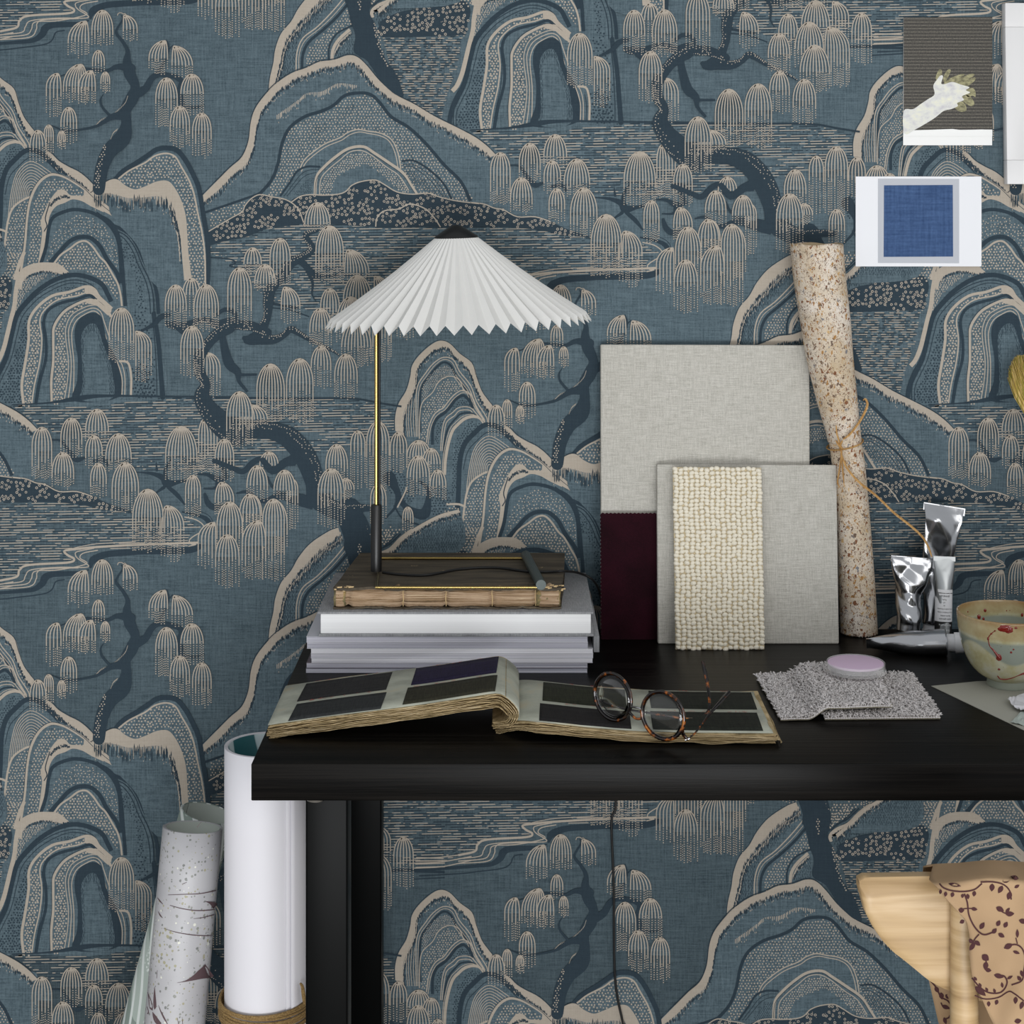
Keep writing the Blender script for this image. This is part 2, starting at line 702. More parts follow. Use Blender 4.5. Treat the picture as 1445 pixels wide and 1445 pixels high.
for dx in (505, 492, 480, 470):
    line('b', pt('J', '%d,1150 %d,1060 %d,960' % (dx + 6, dx, dx + 6)), .8)
nd = pt('J', '540,1130 536,1020 545,910 583,850 620,805 655,780 690,795 718,848 768,915 795,990')
line('n', nd, 3.2)
nest('b', pt('J', '705,850 745,900 775,940 800,1010 850,1070'), pt('J', '725,835 765,885 790,925 815,990 862,1070'), 3, .9)
dots('b', pt('J', '600,830 655,800 695,810 715,850 650,865 600,910 565,950 552,990 548,910'), 2.3, .55)
line('b', pt('J', '535,1160 537,1050 550,980 600,930 625,885 660,855 700,850 735,870 755,920'), 1.3)
dots('b', pt('J', '550,1050 562,990 610,940 635,895 680,865 730,880 735,915 700,935 650,1000 600,1040 580,1090 570,1160 548,1160'), 3.1, .75)
l3 = pt('J', '570,1180 582,1100 605,1045 630,1020 655,1005 690,960 720,932 750,920 790,940 815,1000 845,1050 868,1095')
line('b', l3, 1.5); line('b', l3 + (2.2, 3), .9)
line('n', pt('J', '600,1190 602,1110 622,1060 655,1035 690,1000 715,965 755,945 790,980 800,1010'), 4.2)
dots('n', pt('J', '615,1180 620,1110 640,1070 680,1040 705,1000 735,970 770,975 790,1005 720,1010 670,1050 640,1120 635,1190'), 2.9, .8)
for i, s in enumerate(('640,1220 648,1120 665,1060 700,1030 730,1005 780,1002 810,1025 850,1080 868,1095', '648,1220 658,1130 672,1075 710,1045 735,1020 785,1018 805,1040 845,1090')):
    line('b', pt('J', s), 1.2)
line('n', pt('J', '655,1230 665,1150 682,1100 715,1060 745,1035 800,1035 850,1085'), 2.6)
c4b = pt('J', '660,1340 665,1260 680,1180 700,1120 725,1090 765,1058 815,1050 845,1080 868,1105')
line('b', c4b, 4.2); line('b', c4b + (-3.2, -3), .9)
fill('g', V([c4b + (2.5, 2.5), pt('J', '800,1200 760,1400 650,1445')]))
dots('n', pt('J', '700,1340 700,1250 712,1180 745,1120 800,1075 840,1095 780,1140 745,1200 738,1260 720,1400 690,1445'), 3.2, .85)

# concentric ring rock (left of the arches) ------------------------------------------------------------
ro = pt('A', '-10,1300 2,1100 8,960 30,870 75,815 140,765 215,785 290,855 370,895 440,940 480,985')
fill('g', V([ro, pt('A', '480,1100 200,1300 0,1400')]))
line('n', ro, 7)
line('n', ro[2:] + (5, 9.5), 1.2)
ri = pt('A', '38,1160 48,1050 62,960 82,890 115,845 152,824 192,834 240,866 290,902')
rj = pt('A', '148,1012 147,996 148,983 152,973 158,968 164,969 170,975 174,985 176,998')
nest('b', ri, rj, 11, 1.0)
# beige shoulder with ragged underside right of the ring rock
sh_t = pt('A', '238,768 265,785 300,820 350,850 400,875 445,910 485,955 490,985')
sh_b = pt('A', '238,790 262,810 300,850 350,890 400,925 440,955 460,985')
add('b', [np.vstack([catmull(sh_t, 4), catmull(sh_b, 4)[::-1]])])
line('n', sh_t + (.5, -1), .9)
fringe(sh_b, 4.5, 1.5, -1)

# arches group -----------------------------------------------------------------------------------------
base = pt('A', '0,1290 20,1200 45,1110 70,1055 120,1015 165,985 200,925 255,885 320,893 380,925 440,965 500,1020 565,1080 630,1130 680,1190 720,1290 760,1380')
fill('g', V([base, pt('B', '800,250 828,575 400,592 60,622 0,600')]))
# left lobe
dots('b', pt('A', '25,1340 45,1150 75,1070 120,1030 150,1025 135,1110 120,1250 100,1400 60,1400'), 3.6, .85)
line('b', pt('A', '8,1400 30,1200 45,1110 70,1055 120,1018 165,1000'), 2.8)
line('b', pt('A', '-60,1170 0,1170 30,1180'), 3)
dots('b', pt('A', '-70,1210 10,1200 10,1400 -70,1400'), 3.4, .8)
# second arch
dots('b', pt('A', '135,1390 150,1250 160,1110 185,1010 225,945 265,915 320,920 380,955 440,1000 500,1065 420,1020 340,975 270,985 245,1060 215,1160 200,1290 160,1400'), 3.7, .9)
c2 = pt('A', '100,1420 125,1260 138,1110 158,1010 200,930 258,890 320,898 380,930 435,968 490,1022 560,1080 630,1132 680,1190')
line('b', c2, 3.6)
add('b', [np.vstack([catmull(pt('A', '430,960 500,1010 570,1065 630,1110 685,1190'), 5), catmull(pt('A', '685,1195 620,1150 560,1100 490,1072 425,1010'), 5)])])
line('n', c2 + (-1.5, -2), .8)
for i in range(9):
    x, y = 432 + i * 8, 1012 + i * 5.5
    a = pt('A', '%f,%f %f,%f' % (x, y, x + 5, y + 14))
    line('n', a, 1.3, 2)
# third arch, thick
c3o = pt('A', '195,1340 208,1250 215,1180 208,1130 235,1060 265,1005 300,968 335,972 360,995 420,1000 480,1035 540,1068')
c3i = pt('A', '205,1345 232,1250 240,1180 245,1120 262,1075 290,1045 330,1030 370,1012 420,1022 470,1050 530,1078')
add('b', [np.vstack([catmull(c3o, 5), catmull(c3i, 5)[::-1]])])
fringe(pt('A', '255,1040 285,1005 330,990 352,1000'), 5, 1.3, 0)
fill('g', V([c3i, pt('A', '600,1130 640,1250 640,1445 200,1445')]))
line('b', c3i, 2.2)
line('n', pt('A', '255,1030 232,1110 240,1150 225,1180'), 1.5)
line('n', pt('A', '210,1340 235,1260 250,1160 270,1110 320,1082 380,1068 450,1078 510,1105 570,1160 605,1235 615,1340 620,1445'), 5)
dots('b', pt('A', '240,1320 270,1200 310,1140 370,1105 440,1100 500,1130 560,1190 590,1260 600,1360 560,1310 520,1250 460,1205 380,1200 320,1240 260,1320 240,1345'), 4.0, .72, .3)
line('n', pt('A', '255,1340 300,1290 350,1235 400,1210 460,1212 510,1255 545,1320 595,1390 615,1445'), 6)
line('b', pt('A', '275,1345 310,1300 360,1265 400,1235 440,1230 475,1260 510,1310 540,1340 575,1400 600,1445 615,1500 622,1560'), 2.6)
dots('b', pt('A', '290,1345 330,1300 380,1262 425,1243 465,1268 500,1320 535,1352 565,1405 590,1450 600,1530 560,1500 520,1430 440,1385 330,1372'), 3.7, 1.0)
# right flank: triple navy lines with navy dots
for s, w in (('490,1085 560,1140 650,1185 700,1250 735,1330 775,1410 800,1500 808,1600', 5), ('575,1170 640,1200 690,1265 722,1345 758,1420 780,1500 785,1600', 1.6),
             ('590,1190 632,1215 675,1275 705,1350 742,1430 762,1510 768,1600', 1.4), ('500,1095 560,1130 600,1190 618,1290 628,1400 640,1560', 5)):
    line('n', pt('A', s), w)
branch('B', '785,150,18 808,300,22 820,450,24 830,580,26')
line('n', pt('B', '775,150 790,300 798,450 800,575'), 1.3)
dots('n', pt('A', '600,1200 640,1230 690,1320 720,1400 735,1480 720,1560 700,1500 690,1400 650,1330 615,1290'), 4, .8, .3)
dots('n', pt('B', '700,60 735,80 750,170 780,300 790,560 690,570 700,420 770,400 690,240'), 5, 1.0, .25)
# front arch group: beige cap with ragged underside, left wall
fill('g', V([pt('A', '70,1445 105,1380 180,1345 270,1340 345,1372 430,1385 500,1420 560,1475'), pt('B', '640,180 700,575 400,592 60,622 -20,600 0,400 40,200')]))
cap_t = pt('A', '78,1445 100,1385 140,1355 190,1340 250,1338 300,1345 350,1385')
cap_b = pt('A', '110,1480 120,1430 150,1400 200,1385 250,1385 300,1395 350,1390')
add('b', [np.vstack([catmull(cap_t, 4), catmull(cap_b, 4)[::-1]])])
fringe(cap_b[1:], 4, 1.5, -1)
dots('b', pt('B', '95,20 130,-20 220,-35 150,40 95,110 75,150'), 3, .6)
ticks(pt('B', '95,0 130,-30 250,-45 150,30 85,140'), 3, 2.2, .5, 'b')
lw = pt('B', '100,-60 82,40 75,110 55,190 38,260 20,330 -5,390 -30,420')
line('b', lw, 6.2)
# outer dark arch
o8 = pt('D', '105,640 115,570 140,500 185,410 215,290 240,195 290,130 345,75 430,20 520,-5 600,5 670,40 700,90 720,130')
line('n', o8 + (4.5, 2), 6.5)
line('n', pt('D', '145,650 145,570 170,510 210,425 240,300 265,210 315,145 370,95 450,50 530,28 600,35 650,65 680,115 700,170'), 1.4)
line('n', pt('D', '158,650 160,575 185,515 225,430 255,310 280,220 325,160 380,110 460,65 530,43 600,50 640,75 665,130'), 1.2)
dots('n', pt('D', '160,640 180,560 230,450 265,340 290,240 335,180 390,130 460,95 400,140 330,200 315,260 310,330 290,450 272,560 280,650'), 3.5, 1.05, .2)
dots('n', pt('D', '440,85 530,58 600,65 640,85 600,60 540,75'), 3, .8, .2)
# arch rings
w9 = pt('D', '285,665 275,560 292,450 310,330 312,235 352,165 430,105 520,85 600,58 645,72 672,112 735,170')
w9i = pt('D', '330,662 345,560 372,440 382,330 372,240 392,185 460,130 560,108 610,92 645,100 700,150')
fill('g', V([w9, pt('D', '740,300 800,640 300,665')]))
add('b', [np.vstack([catmull(w9, 5), catmull(w9 + (2.9, 2.2), 5)[::-1]])])
line('b', w9 + (1.4, .8), 3.8)
dots('b', np.vstack([w9[:9] + (4.4, 2.6), w9i[:9][::-1] - (2, 1)]), 3.4, 1.05, .2)
line('b', w9i, 1.9)
add('b', [pt('D', '600,60 650,75 690,125 740,165 735,195 690,150 640,110 600,95')])
line('n', pt('D', '352,662 372,545 402,430 403,330 392,245 412,185 470,148 570,122 625,105 660,130'), 4.2)
line('n', pt('D', '345,660 360,560 385,440 392,330 382,240'), 1.2)
w11 = pt('D', '432,652 430,545 440,445 440,335 445,265 490,195 550,155 620,128 665,135 710,170 735,215')
line('b', w11, 3.6); line('n', w11 + (-2, -2), .9)
add('b', [pt('D', '600,125 660,125 720,175 738,215 715,205 660,155 610,145')])
w12 = pt('D', '495,648 512,540 518,440 505,335 505,270 530,210 580,175 640,158 685,175 715,215')
dots('b', np.vstack([w11[:8] + (3, 2), w12[:8][::-1] - (2, 1)]), 3.4, 1.05, .2)
for i, s in enumerate(('495,648 512,545 518,440 505,335 505,270 530,210 580,175 640,155 685,165 720,195', '515,645 528,545 532,440 520,335 520,275 545,220 590,188 645,170 682,190 700,240 730,330', '540,642 545,545 545,440 535,335 538,280 560,232 600,203 645,185 676,205 690,255 712,330')):
    line('b', pt('D', s), 1.3)
fill('n', pt('D', '548,645 562,540 565,430 550,330 552,270 575,225 620,198 655,195 685,215 700,270 715,340 760,420 778,480 778,622'))
fill('g', pt('D', '585,640 590,560 588,450 582,340 590,290 620,255 650,250 672,280 690,340 720,420 738,480 742,628'))
ticks(pt('D', '575,600 580,450 575,330 595,275 640,240 680,290 700,370 745,470 750,610 725,610 720,480 685,390 660,310 630,290 600,330 600,450 598,600'), 2.6, 3.2, .5)
for s, w in (('790,624 792,540 782,490 765,440', 1.4), ('805,622 806,530 795,470 780,440', 1.2), ('836,620 838,530 830,470 815,445 775,440', 3.0)):
    line('b', pt('D', s), w)
line('n', pt('D', '820,620 822,530 812,480'), 1)
dots('n', pt('D', '850,615 850,530 835,470 870,470 930,500 950,560 960,615'), 4.4, 1.1, .22)
# shore line under the arches
branch('B', '60,618,6 250,608,10 400,585,26 480,575,20 600,572,12 830,576,9 1200,580,9')
line('n', V([pt('B', '1150,582'), pt('E', '20,629 200,632 400,630 550,635 660,655 770,672', (-1, 0))]), 2.6)

# bush and pool left of the arches ------------------------------------------------------------------------
pool = pt('C', '860,175 1300,170 1270,200 1255,330 1200,480 1170,600 1100,580 980,500 900,330')
dashes(pool, 2.7, .42, .95, 0, False)
bush = pt('C', '855,120 880,95 960,60 1040,45 1100,15 1180,10 1260,5 1300,15 1315,60 1300,120 1280,175 1100,185 860,185')
fill('n', bush)
flowers(bush, 13, True, 3)

# M0: peak behind the big hill -------------------------------------------------------------------------------
m0 = pt('C', '285,470 292,400 310,320 320,250 350,170 400,110 440,40 500,-30 590,-90 640,-110')
m0i = pt('C', '312,440 330,370 345,310 360,240 385,180 440,115 500,50 560,-10 620,-50 650,-80')
fill('g', V([m0, pt('C', '760,-60 760,330 560,330 400,400 300,480')]))
add('b', [np.vstack([catmull(m0, 5), catmull(m0i, 5)[::-1]])])
line('n', m0 + (-.8, -.6), .9)
fringe(m0i[::-1], 9, 2.0, -1); fringe(m0i[::-1] + (2, 5), 7, 2.6, 0)
ticks(V([m0i[1:] + (2, 3), pt('C', '600,20 520,120 450,190 425,280 415,360 340,400')]), 3.0, 2.6, .55)
line('b', pt('C', '425,370 430,270 460,195 530,140 600,70 660,0 700,-60'), 1.7)
line('b', pt('C', '440,365 442,275 472,205 540,150 610,85 675,10'), .9)
line('n', pt('C', '455,360 460,280 490,215 560,155 630,90 690,20'), 4)
dots('b', pt('C', '475,340 480,280 505,225 570,170 640,105 700,40 710,120 640,160 600,220 590,290 530,320'), 3.6, .85)
line('n', pt('C', '592,310 595,235 630,175 680,145 715,130'), 2.6)
line('b', pt('C', '608,305 615,250 645,200 700,150'), 4.4)
fringe(pt('C', '622,270 650,215 705,165'), 5, 1.5, 0)
ticks(pt('C', '625,300 640,240 710,180 715,280 680,290'), 3, 2, .5)
# slope right of the trunk behind bush
line('n', pt('C', '815,35 850,0 900,-25 960,-80'), 2.2)
hb = pt('C', '812,90 815,55 850,25 905,0 960,-55 1020,-100')
line('b', hb, 5)
fringe(hb[1:] + (1, 1.5), 4.5, 1.6, 0)
ticks(pt('C', '830,90 870,50 930,10 990,-50 1040,-95 1290,-95 1290,0 1180,5 1100,10 1040,40 960,55 880,90 850,130'), 3.2, 2.2, .6)
dots('b', pt('C', '800,20 840,0 890,-30 940,-80 990,-110 860,-110 790,-60'), 4, .95)
line('n', pt('I', '80,140 180,90 300,-20'), 1.4)
dots('b', pt('I', '80,60 200,-10 280,-10 180,70 90,120'), 3.4, .8)

# arches' left pillars above the bush (beige bars with dots)
line('b', pt('I', '695,115 700,0 710,-80'), 4); line('b', pt('I', '815,120 830,60 850,0 880,-70'), 5)
dots('b', pt('I', '715,110 720,0 730,-60 850,-60 820,60 800,130 760,120'), 4, .95)

# M1: the big hill ---------------------------------------------------------------------------------------------
o1 = V([pt('A', '1035,995'), pt('C', '30,915 90,855 150,800 183,720 195,625 215,560 255,500 320,430 400,375 480,345 545,315 620,305 690,282 740,292 790,338 850,410 930,480 1030,532 1130,592 1250,652 1340,700 1400,745 1445,790')])
i1 = V([pt('A', '1040,1030'), pt('C', '45,955 110,885 170,835 208,745 222,650 245,575 285,520 340,460 415,405 490,375 560,345 630,340 690,320 730,330 775,375 835,445 920,515 1020,560 1115,622 1230,680 1325,735 1390,780 1420,800')])
bot = pt('C', '1400,1080 1000,1010 700,1000 400,1030 0,1120')
fill('g', V([o1, bot]))
add('b', [np.vstack([catmull(o1, 5), catmull(i1, 5)[::-1]])])
line('n', o1 + (-.4, -1.3), 1.1)
fringe(i1[3:], 7, 1.9, -1.2); fringe(i1[:5], 7, 2.4, -1)
fringe(pt('C', '330,590 430,520 480,480 560,470 640,430 740,440'), 7, 2.6, 0, False)
dn = pt('C', '230,1000 300,920 335,830 355,730 395,650 470,595 560,565 620,535 670,490 730,475 800,480 850,520 910,595 1000,650 1090,735 1180,840 1265,925 1315,1025')
dots('b', V([dn[1:] + (.8, 3.2), pt('C', '1000,980 960,850 900,720 850,680 740,665 650,705 560,740 480,800 440,870 380,940 330,1000 290,1000')]), 3.75, .86, .16)
line('n', dn, 4.6)
dots('b', pt('C', '0,1080 180,1015 150,1075 80,1110 0,1160'), 4, .85)
line('n', V([pt('A', '1040,1085'), pt('C', '60,1050 160,1015 240,985 280,950')]), 3.4)
a1 = pt('C', '445,862 465,820 500,785 570,735 650,702 690,675 740,660 790,668 860,680 915,715 945,780 960,860')
fill('g', V([a1, pt('C', '960,1000 440,1000')]))
line('b', a1, 1.6); line('b', a1 + np.array([(2.2, 3.6)] * 8 + [(-1, 3.6)] + [(-3.4, 2)] * 3), 1.2)
line('n', pt('C', '345,1000 395,930 430,875 480,850 550,850'), 3); line('n', pt('C', '365,1000 410,940 450,890 490,868 540,865'), 1); line('n', pt('C', '380,1000 425,945 460,905 500,885 530,880'), 1)
dots('n', pt('C', '420,1000 470,930 520,905 520,995'), 2.4, .6)
line('n', pt('C', '965,822 1020,818 1080,848 1150,905 1190,955 1218,1015'), 3); line('n', pt('C', '970,840 1020,838 1075,868 1135,920 1170,965 1195,1015'), 1); line('n', pt('C', '975,852 1015,850 1065,880 1120,930 1155,975 1178,1010'), 1)
dots('n', pt('C', '985,870 1030,875 1100,930 1150,1000 1060,960 1000,920'), 2.3, .6)
a2 = pt('C', '522,1000 530,905 570,850 640,790 700,755 770,748 825,780 900,830 970,880 1010,940 1042,990')
fill('g', V([a2, pt('C', '800,1010')]))
line('b', a2, 3.8)
a3 = pt('C', '545,1000 552,915 590,865 650,815 700,775 760,768 815,795 885,850 950,895 1000,970')
line('b', a3, 1.3)
dots('b', V([a3 + (1.5, 3), pt('C', '960,975 900,925 850,880 780,840 720,860 640,900 600,985')]), 2.95, .78)
line('n', a2 + (0, 3.2), .8)

# bushes along the lake
b1 = V([pt('C', '-30,1185 0,1168 80,1120 150,1080 165,1050 195,1015 240,992 300,1003 375,1018 435,1062 465,1135'), pt('C', '280,1165 180,1205 60,1230'), pt('A', '1050,1250')])
b2 = V([pt('C', '400,1032 450,1000 510,992 560,995 640,990 680,975 710,945 760,925 830,918 875,940 940,978 1020,990 1100,985 1160,1005 1250,1025 1360,1038'),
        pt('D', '230,1032 300,1040 350,1060 400,1070 470,1105 560,1105 640,1130 720,1168 840,1208 700,1195 560,1170 400,1158'), pt('C', '1150,1155 860,1158 600,1142 450,1140')])
fill('n', b2); line('b', b2[:23], 1.5)
flowers(b2 * 1.0 + (0, .0), 14, True, 7)
fill('n', b1); line('b', b1[:11], 1.5)
flowers(b1, 14, True, 8)
line('b', pt('C', '832,1155 838,1112 875,1075 950,1065 1005,1040 1080,1062 1130,1110 1162,1158'), 1.6)

# M2a: right hood of the arches, in front of the hill's foot --------------------------------------------------------
h_o = pt('A', '590,912 630,868 700,825 760,785 800,758 850,750 905,762 950,815 985,880 1015,950 1030,1030 1042,1110 1058,1200 1065,1300 1062,1400 1060,1460')
h_b = pt('A', '605,912 660,870 740,830 790,795 850,782 895,800 925,850 965,920 990,990 1010,1090 1030,1180 1045,1300 1048,1450')
g_t = pt('A', '465,985 500,955 560,918 600,915 640,945 690,965 740,950 800,925 855,922 890,955 925,1020 948,1100 955,1180 962,1290 978,1420')
g_b = pt('A', '480,1005 540,985 600,995 660,1010 740,1005 800,1000 840,1015 870,1050 895,1110 915,1180 925,1260 932,1340 940,1430')
fill('g', V([h_o, pt('A', '800,1460 700,1250 560,1080')]))
dots('b', V([h_b + (0, 1.6), g_t[4:][::-1] - (0, 1.5)]), 3.9, .98, .2)
line('n', h_o + (-.5, 1.5), 6.8)
line('b', h_b, 2.3)
add('b', [np.vstack([catmull(g_t, 5), catmull(g_b, 5)[::-1]])])
line('n', g_t[:4] + (0, -1), .8)
fringe(g_b[:9], 16, 2.3, -3); fringe(g_b[7:-2] + (-1.5, 0), 9, 1.6, -3); fringe(g_b[8:-1] + (-3, 0), 7, 3.6, 0)
dots('b', pt('A', '480,985 500,940 540,925 520,970'), 3, .6)

# trees -----------------------------------------------------------------------------------------------------------------
branch('A', '505,965,62 520,860,66 560,770,76 625,705,84 645,630,52 640,565,56 675,500,64 690,440,46 662,375,58 648,315,42 652,262,22 628,215,16 594,170,14 602,140,10 626,100,8 620,78,5', dot=None)
dots('b', pt('A', '478,960 490,880 510,800 530,745 545,750 525,830 508,920 505,960'), 3.2, .75)
for q in ('600,655 580,672 568,700', '655,480 640,520 600,560 560,590 520,605 490,635'):
    P = catmull(pt('A', q), 6)
    add('b', [np.array([(x, y), (x + .5, y), (x - .6, y + 3), (x - 1.1, y + 3)]) for x, y in P])
branch('A', '668,350,50 600,340,26 540,362,16 430,352,10 310,388,5')
branch('A', '680,485,56 740,455,38 775,400,32 815,380,26 885,390,24 925,415,26 915,475,30 930,540,28 945,590,12 940,628,4')
branch('A', '925,545,14 1000,548,9 1045,532,3'); branch('A', '795,385,22 825,340,13 850,290,9 862,245,8 850,203,4'); branch('A', '862,252,6 882,232,5')
branch('A', '640,585,56 570,598,30 500,640,15 430,658,11 340,668,10 262,640,4')
branch('A', '560,590,13 522,545,12 514,508,9 530,478,2')

W_ = willow
# behind-the-trunk willows
for a in (('B', 1080, 350, 90, 500, 580, -25), ('B', 1060, 690, 100, 900, 970, -20)):
    W_(*a)
# S-tree
TK = dict(dot='l')
branch('C', '535,1175,18 475,1195,28 490,1230,30 508,1272,34 450,1315,42 400,1340,52 362,1395,52 300,1470,52 285,1530,56 282,1600,40 262,1660,46 235,1715,76', dot='r')
branch('C', '450,1330,36 490,1370,30 530,1405,26 580,1408,16 640,1400,10')
branch('C', '480,1375,18 510,1440,14 508,1500,8 530,1540,3')
branch('B', '1335,270,80 1270,288,50 1240,275,14'); branch('B', '1335,280,64 1400,285,44 1450,262,30 1480,235,34 1515,248,30 1575,285,20 1670,330,14 1730,365,8', dot='l')
branch('B', '1365,250,40 1290,220,48 1220,212,50 1170,205,62 1110,212,44 1050,185,26 990,200,34 930,218,38 870,212,34 850,200,20', dot='l')
branch('B', '1190,200,30 1205,170,22 1180,138,22 1140,136,20 1105,160,16'); branch('B', '935,240,40 880,200,30'), branch('B', '860,160,20 820,172,28 785,208,22 720,243,10')
branch('B', '1170,225,60 1120,250,60 1080,285,52 1040,335,54 1012,392,54 1020,455,54 1048,512,50 1030,575,80 1062,640,96 1120,705,120 1180,765,110 1225,800,50', dot='r')
branch('E', '-110,790,70 -20,792,80 80,792,84 180,820,104 255,890,112 300,970,110 330,1060,100 350,1140,110 430,1200,90 500,1215,110 545,1300,130 550,1400,150', dot='l')
branch('G', '290,-60,120 320,40,110 340,150,105')
fill('n', pt('C', '690,-60 700,90 728,180 722,265 790,312 850,402 920,474 972,492 960,440 930,370 880,300 842,200 830,130 800,60 800,-60'))
dots('b', pt('C', '735,-20 745,40 780,100 800,150 785,110 760,50 760,-20'), 3.4, .8); dots('b', pt('C', '822,120 850,160 860,230 880,310 925,375 900,350 860,290 838,220'), 3.2, .8)
branch('E', '350,1170,70 480,1195,50 560,1190,40 640,1190,26', dot='l')
branch('B', '1135,270,32 1148,340,42 1170,410,50 1212,452,36 1220,500,18 1262,552,13'); branch('B', '1215,466,14 1310,465,11')
branch('B', '1095,905,26 1135,905,28 1185,938,26 1240,958,28 1290,912,28 1335,900,32 1390,955,36 1450,915,40 1500,900,60')
branch('B', '1130,905,18 1145,965,20 1160,990,14 1110,998,28 1060,975,16 1005,972,5'); branch('B', '1110,1000,20 1098,1042,12 1038,1045,6'); branch('B', '1045,1075,16 1060,1118,28 1092,1142,28 1135,1135,14')
branch('B', '1205,1070,6 1260,1063,16 1310,1098,18 1350,1110,22 1400,1088,26 1450,1085,40 1520,1100,60 1600,1120,66')
branch('B', '1365,985,8 1385,1030,14 1430,1062,18'); branch('E', '690,1240,10 740,1180,14 742,1110,8')
branch('B', '695,962,5 770,968,16 830,990,32 852,1020,42 900,1014,22 948,1003,14'); branch('B', '845,1000,22 842,950,16 868,905,9 880,878,3')
branch('B', '800,952,14 795,905,3'); branch('B', '835,1040,18 770,1085,3'); branch('B', '860,1040,20 905,1080,22 942,1128,8')
branch('B', '262,798,8 310,802,10 348,848,16 388,898,26 435,888,10'); branch('B', '478,905,14 530,900,18 552,932,10')
branch('F', '470,1240,60 500,1290,30 520,1340,26 560,1380,30 620,1400,50 640,1350,30 640,1290,20 600,1250,10')
dots('n', pt('F', '480,1200 560,1240 600,1300 560,1350 490,1320 460,1260'), 3.6, .9)
dots('n', pt('F', '640,1260 700,1240 740,1350 660,1400'), 3.6, .9)
# rock foot in front of the S-tree (beige ledges at lower right of the trunk)
led = pt('G', '420,160 480,110 540,50 620,0 700,-40 780,-60')
fill('g', V([led, pt('G', '780,120 430,150')]))
line('b', led, 4.5); fringe(led + (1, 2), 5, 1.7, 0)
ticks(V([led + (4, 6), pt('G', '760,110 500,110')]), 3, 2.2, .55)
line('b', pt('F', '505,1370 540,1300 545,1280'), 2); line('n', pt('F', '490,1360 530,1420 600,1445'), 2)

# willows ------------------------------------------------------------------------------------------------------------------
for a in (('D', 1145, 15, 95, 130, 200), ('D', 1065, 50, 112, 210, 270), ('D', 1220, 48, 130, 230, 290), ('B', 620, 122, 130, 330, 400), ('B', 733, 240, 84, 440, 500, -40),
          ('B', 980, 215, 120, 420, 480), ('E', 205, 60, 100, 190, 250, -30), ('E', 405, 68, 100, 230, 290), ('E', 545, 0, 150, 160, 230), ('E', 672, 5, 88, 150, 220, -40),
          ('E', 780, 65, 105, 250, 325), ('E', 358, 168, 115, 310, 370), ('E', 655, 135, 130, 370, 440, -45), ('E', 512, 110, 150, 280, 340), ('E', 540, 228, 155, 400, 465),
          ('E', 360, 362, 105, 500, 570), ('E', 487, 402, 120, 570, 640), ('E', 103, 452, 145, 690, 750), ('E', 252, 425, 140, 670, 755), ('E', 20, 660, 140, 740, 780, -20),
          ('B', 1222, 548, 136, 780, 835), ('E', 95, 900, 100, 975, 975), ('E', 548, 793, 78, 950, 1100), ('E', 650, 745, 120, 960, 1100), ('E', 755, 800, 90, 940, 1010),
          ('E', 440, 862, 115, 1010, 1120), ('F', 600, 1070, 110, 1150, 1200), ('F', 655, 1105, 84, 1180, 1230), ('F', 598, 1138, 104, 1260, 1320), ('F', 685, 1200, 75, 1290, 1330),
          ('E', 500, 1035, 62, 1110, 1140, -20), ('E', 412, 985, 140, 1190, 1290), ('E', 652, 1065, 84, 1195, 1275), ('F', 552, 1365, 50, 1445, 1490), ('E', 35, 970, 110, 1110, 1150),
          ('E', 215, 1040, 60, 1190, 1300), ('E', 175, 993, 115, 1110, 1140), ('E', 10, 1120, 100, 1240, 1260), ('E', 125, 1147, 130, 1340, 1430), ('B', 215, 730, 105, 950, 995),
          ('B', 365, 682, 112, 850, 885), ('B', 495, 638, 122, 770, 805), ('B', 480, 772, 90, 900, 940), ('B', 605, 762, 135, 925, 955), ('B', 322, 858, 115, 1015, 1040), ('B', 503, 914, 85, 1045, 1085),
          ('B', 640, 910, 140, 1125, 1165), ('B', 880, 1130, 120, 1290, 1420, -30), ('B', 755, 1045, 160, 1290, 1365), ('B', 925, 725, 165, 950, 1010), ('B', 1145, 790, 100, 960, 1005),
          ('B', 985, 975, 82, 1150, 1190), ('B', 1145, 1010, 100, 1135, 1190, -15), ('B', 1395, 1095, 115, 1440, 1510), ('B', 1275, 1070, 110, 1240, 1290), ('B', 1295, 1205, 125, 1440, 1510, 25),
          ('B', 1055, 1215, 95, 1410, 1450, 40), ('B', 1172, 1110, 135, 1330, 1380), ('B', 1160, 1277, 125, 1470, 1545),
          ('A', 400, 105, 110, 240, 290, 38), ('A', 523, 50, 112, 200, 235), ('A', 665, 75, 76, 180, 212, -32), ('A', 503, 255, 66, 345, 378), ('A', 275, 372, 80, 515, 600, 20),
          ('A', 385, 325, 126, 480, 520, 30), ('A', 445, 358, 90, 490, 530, 22), ('A', 538, 365, 50, 440, 470), ('A', 352, 545, 85, 670, 735), ('A', 250, 635, 52, 745, 800), ('A', 195, 662, 86, 770, 830),
          ('A', 315, 665, 44, 730, 765), ('A', 808, 205, 100, 320, 372, 35), ('A', 930, 232, 110, 340, 400, -42), ('A', 850, 395, 115, 560, 655), ('A', 980, 376, 120, 485, 590),
          ('A', 918, 540, 104, 695, 755), ('A', 1030, 575, 100, 735, 800),
          ('C', 205, 1260, 95, 1350, 1400), ('C', 138, 1362, 125, 1620, 1655), ('C', 268, 1345, 112, 1450, 1480), ('C', 345, 1212, 108, 1420, 1450), ('C', 535, 1030, 135, 1150, 1165),
          ('C', 597, 1148, 145, 1400, 1442), ('C', 735, 1270, 130, 1400, 1440, -45)):
    W_(*a)
line('b', pt('A', '600,80 605,68 620,66 630,72 638,70 650,82'), 1.0)
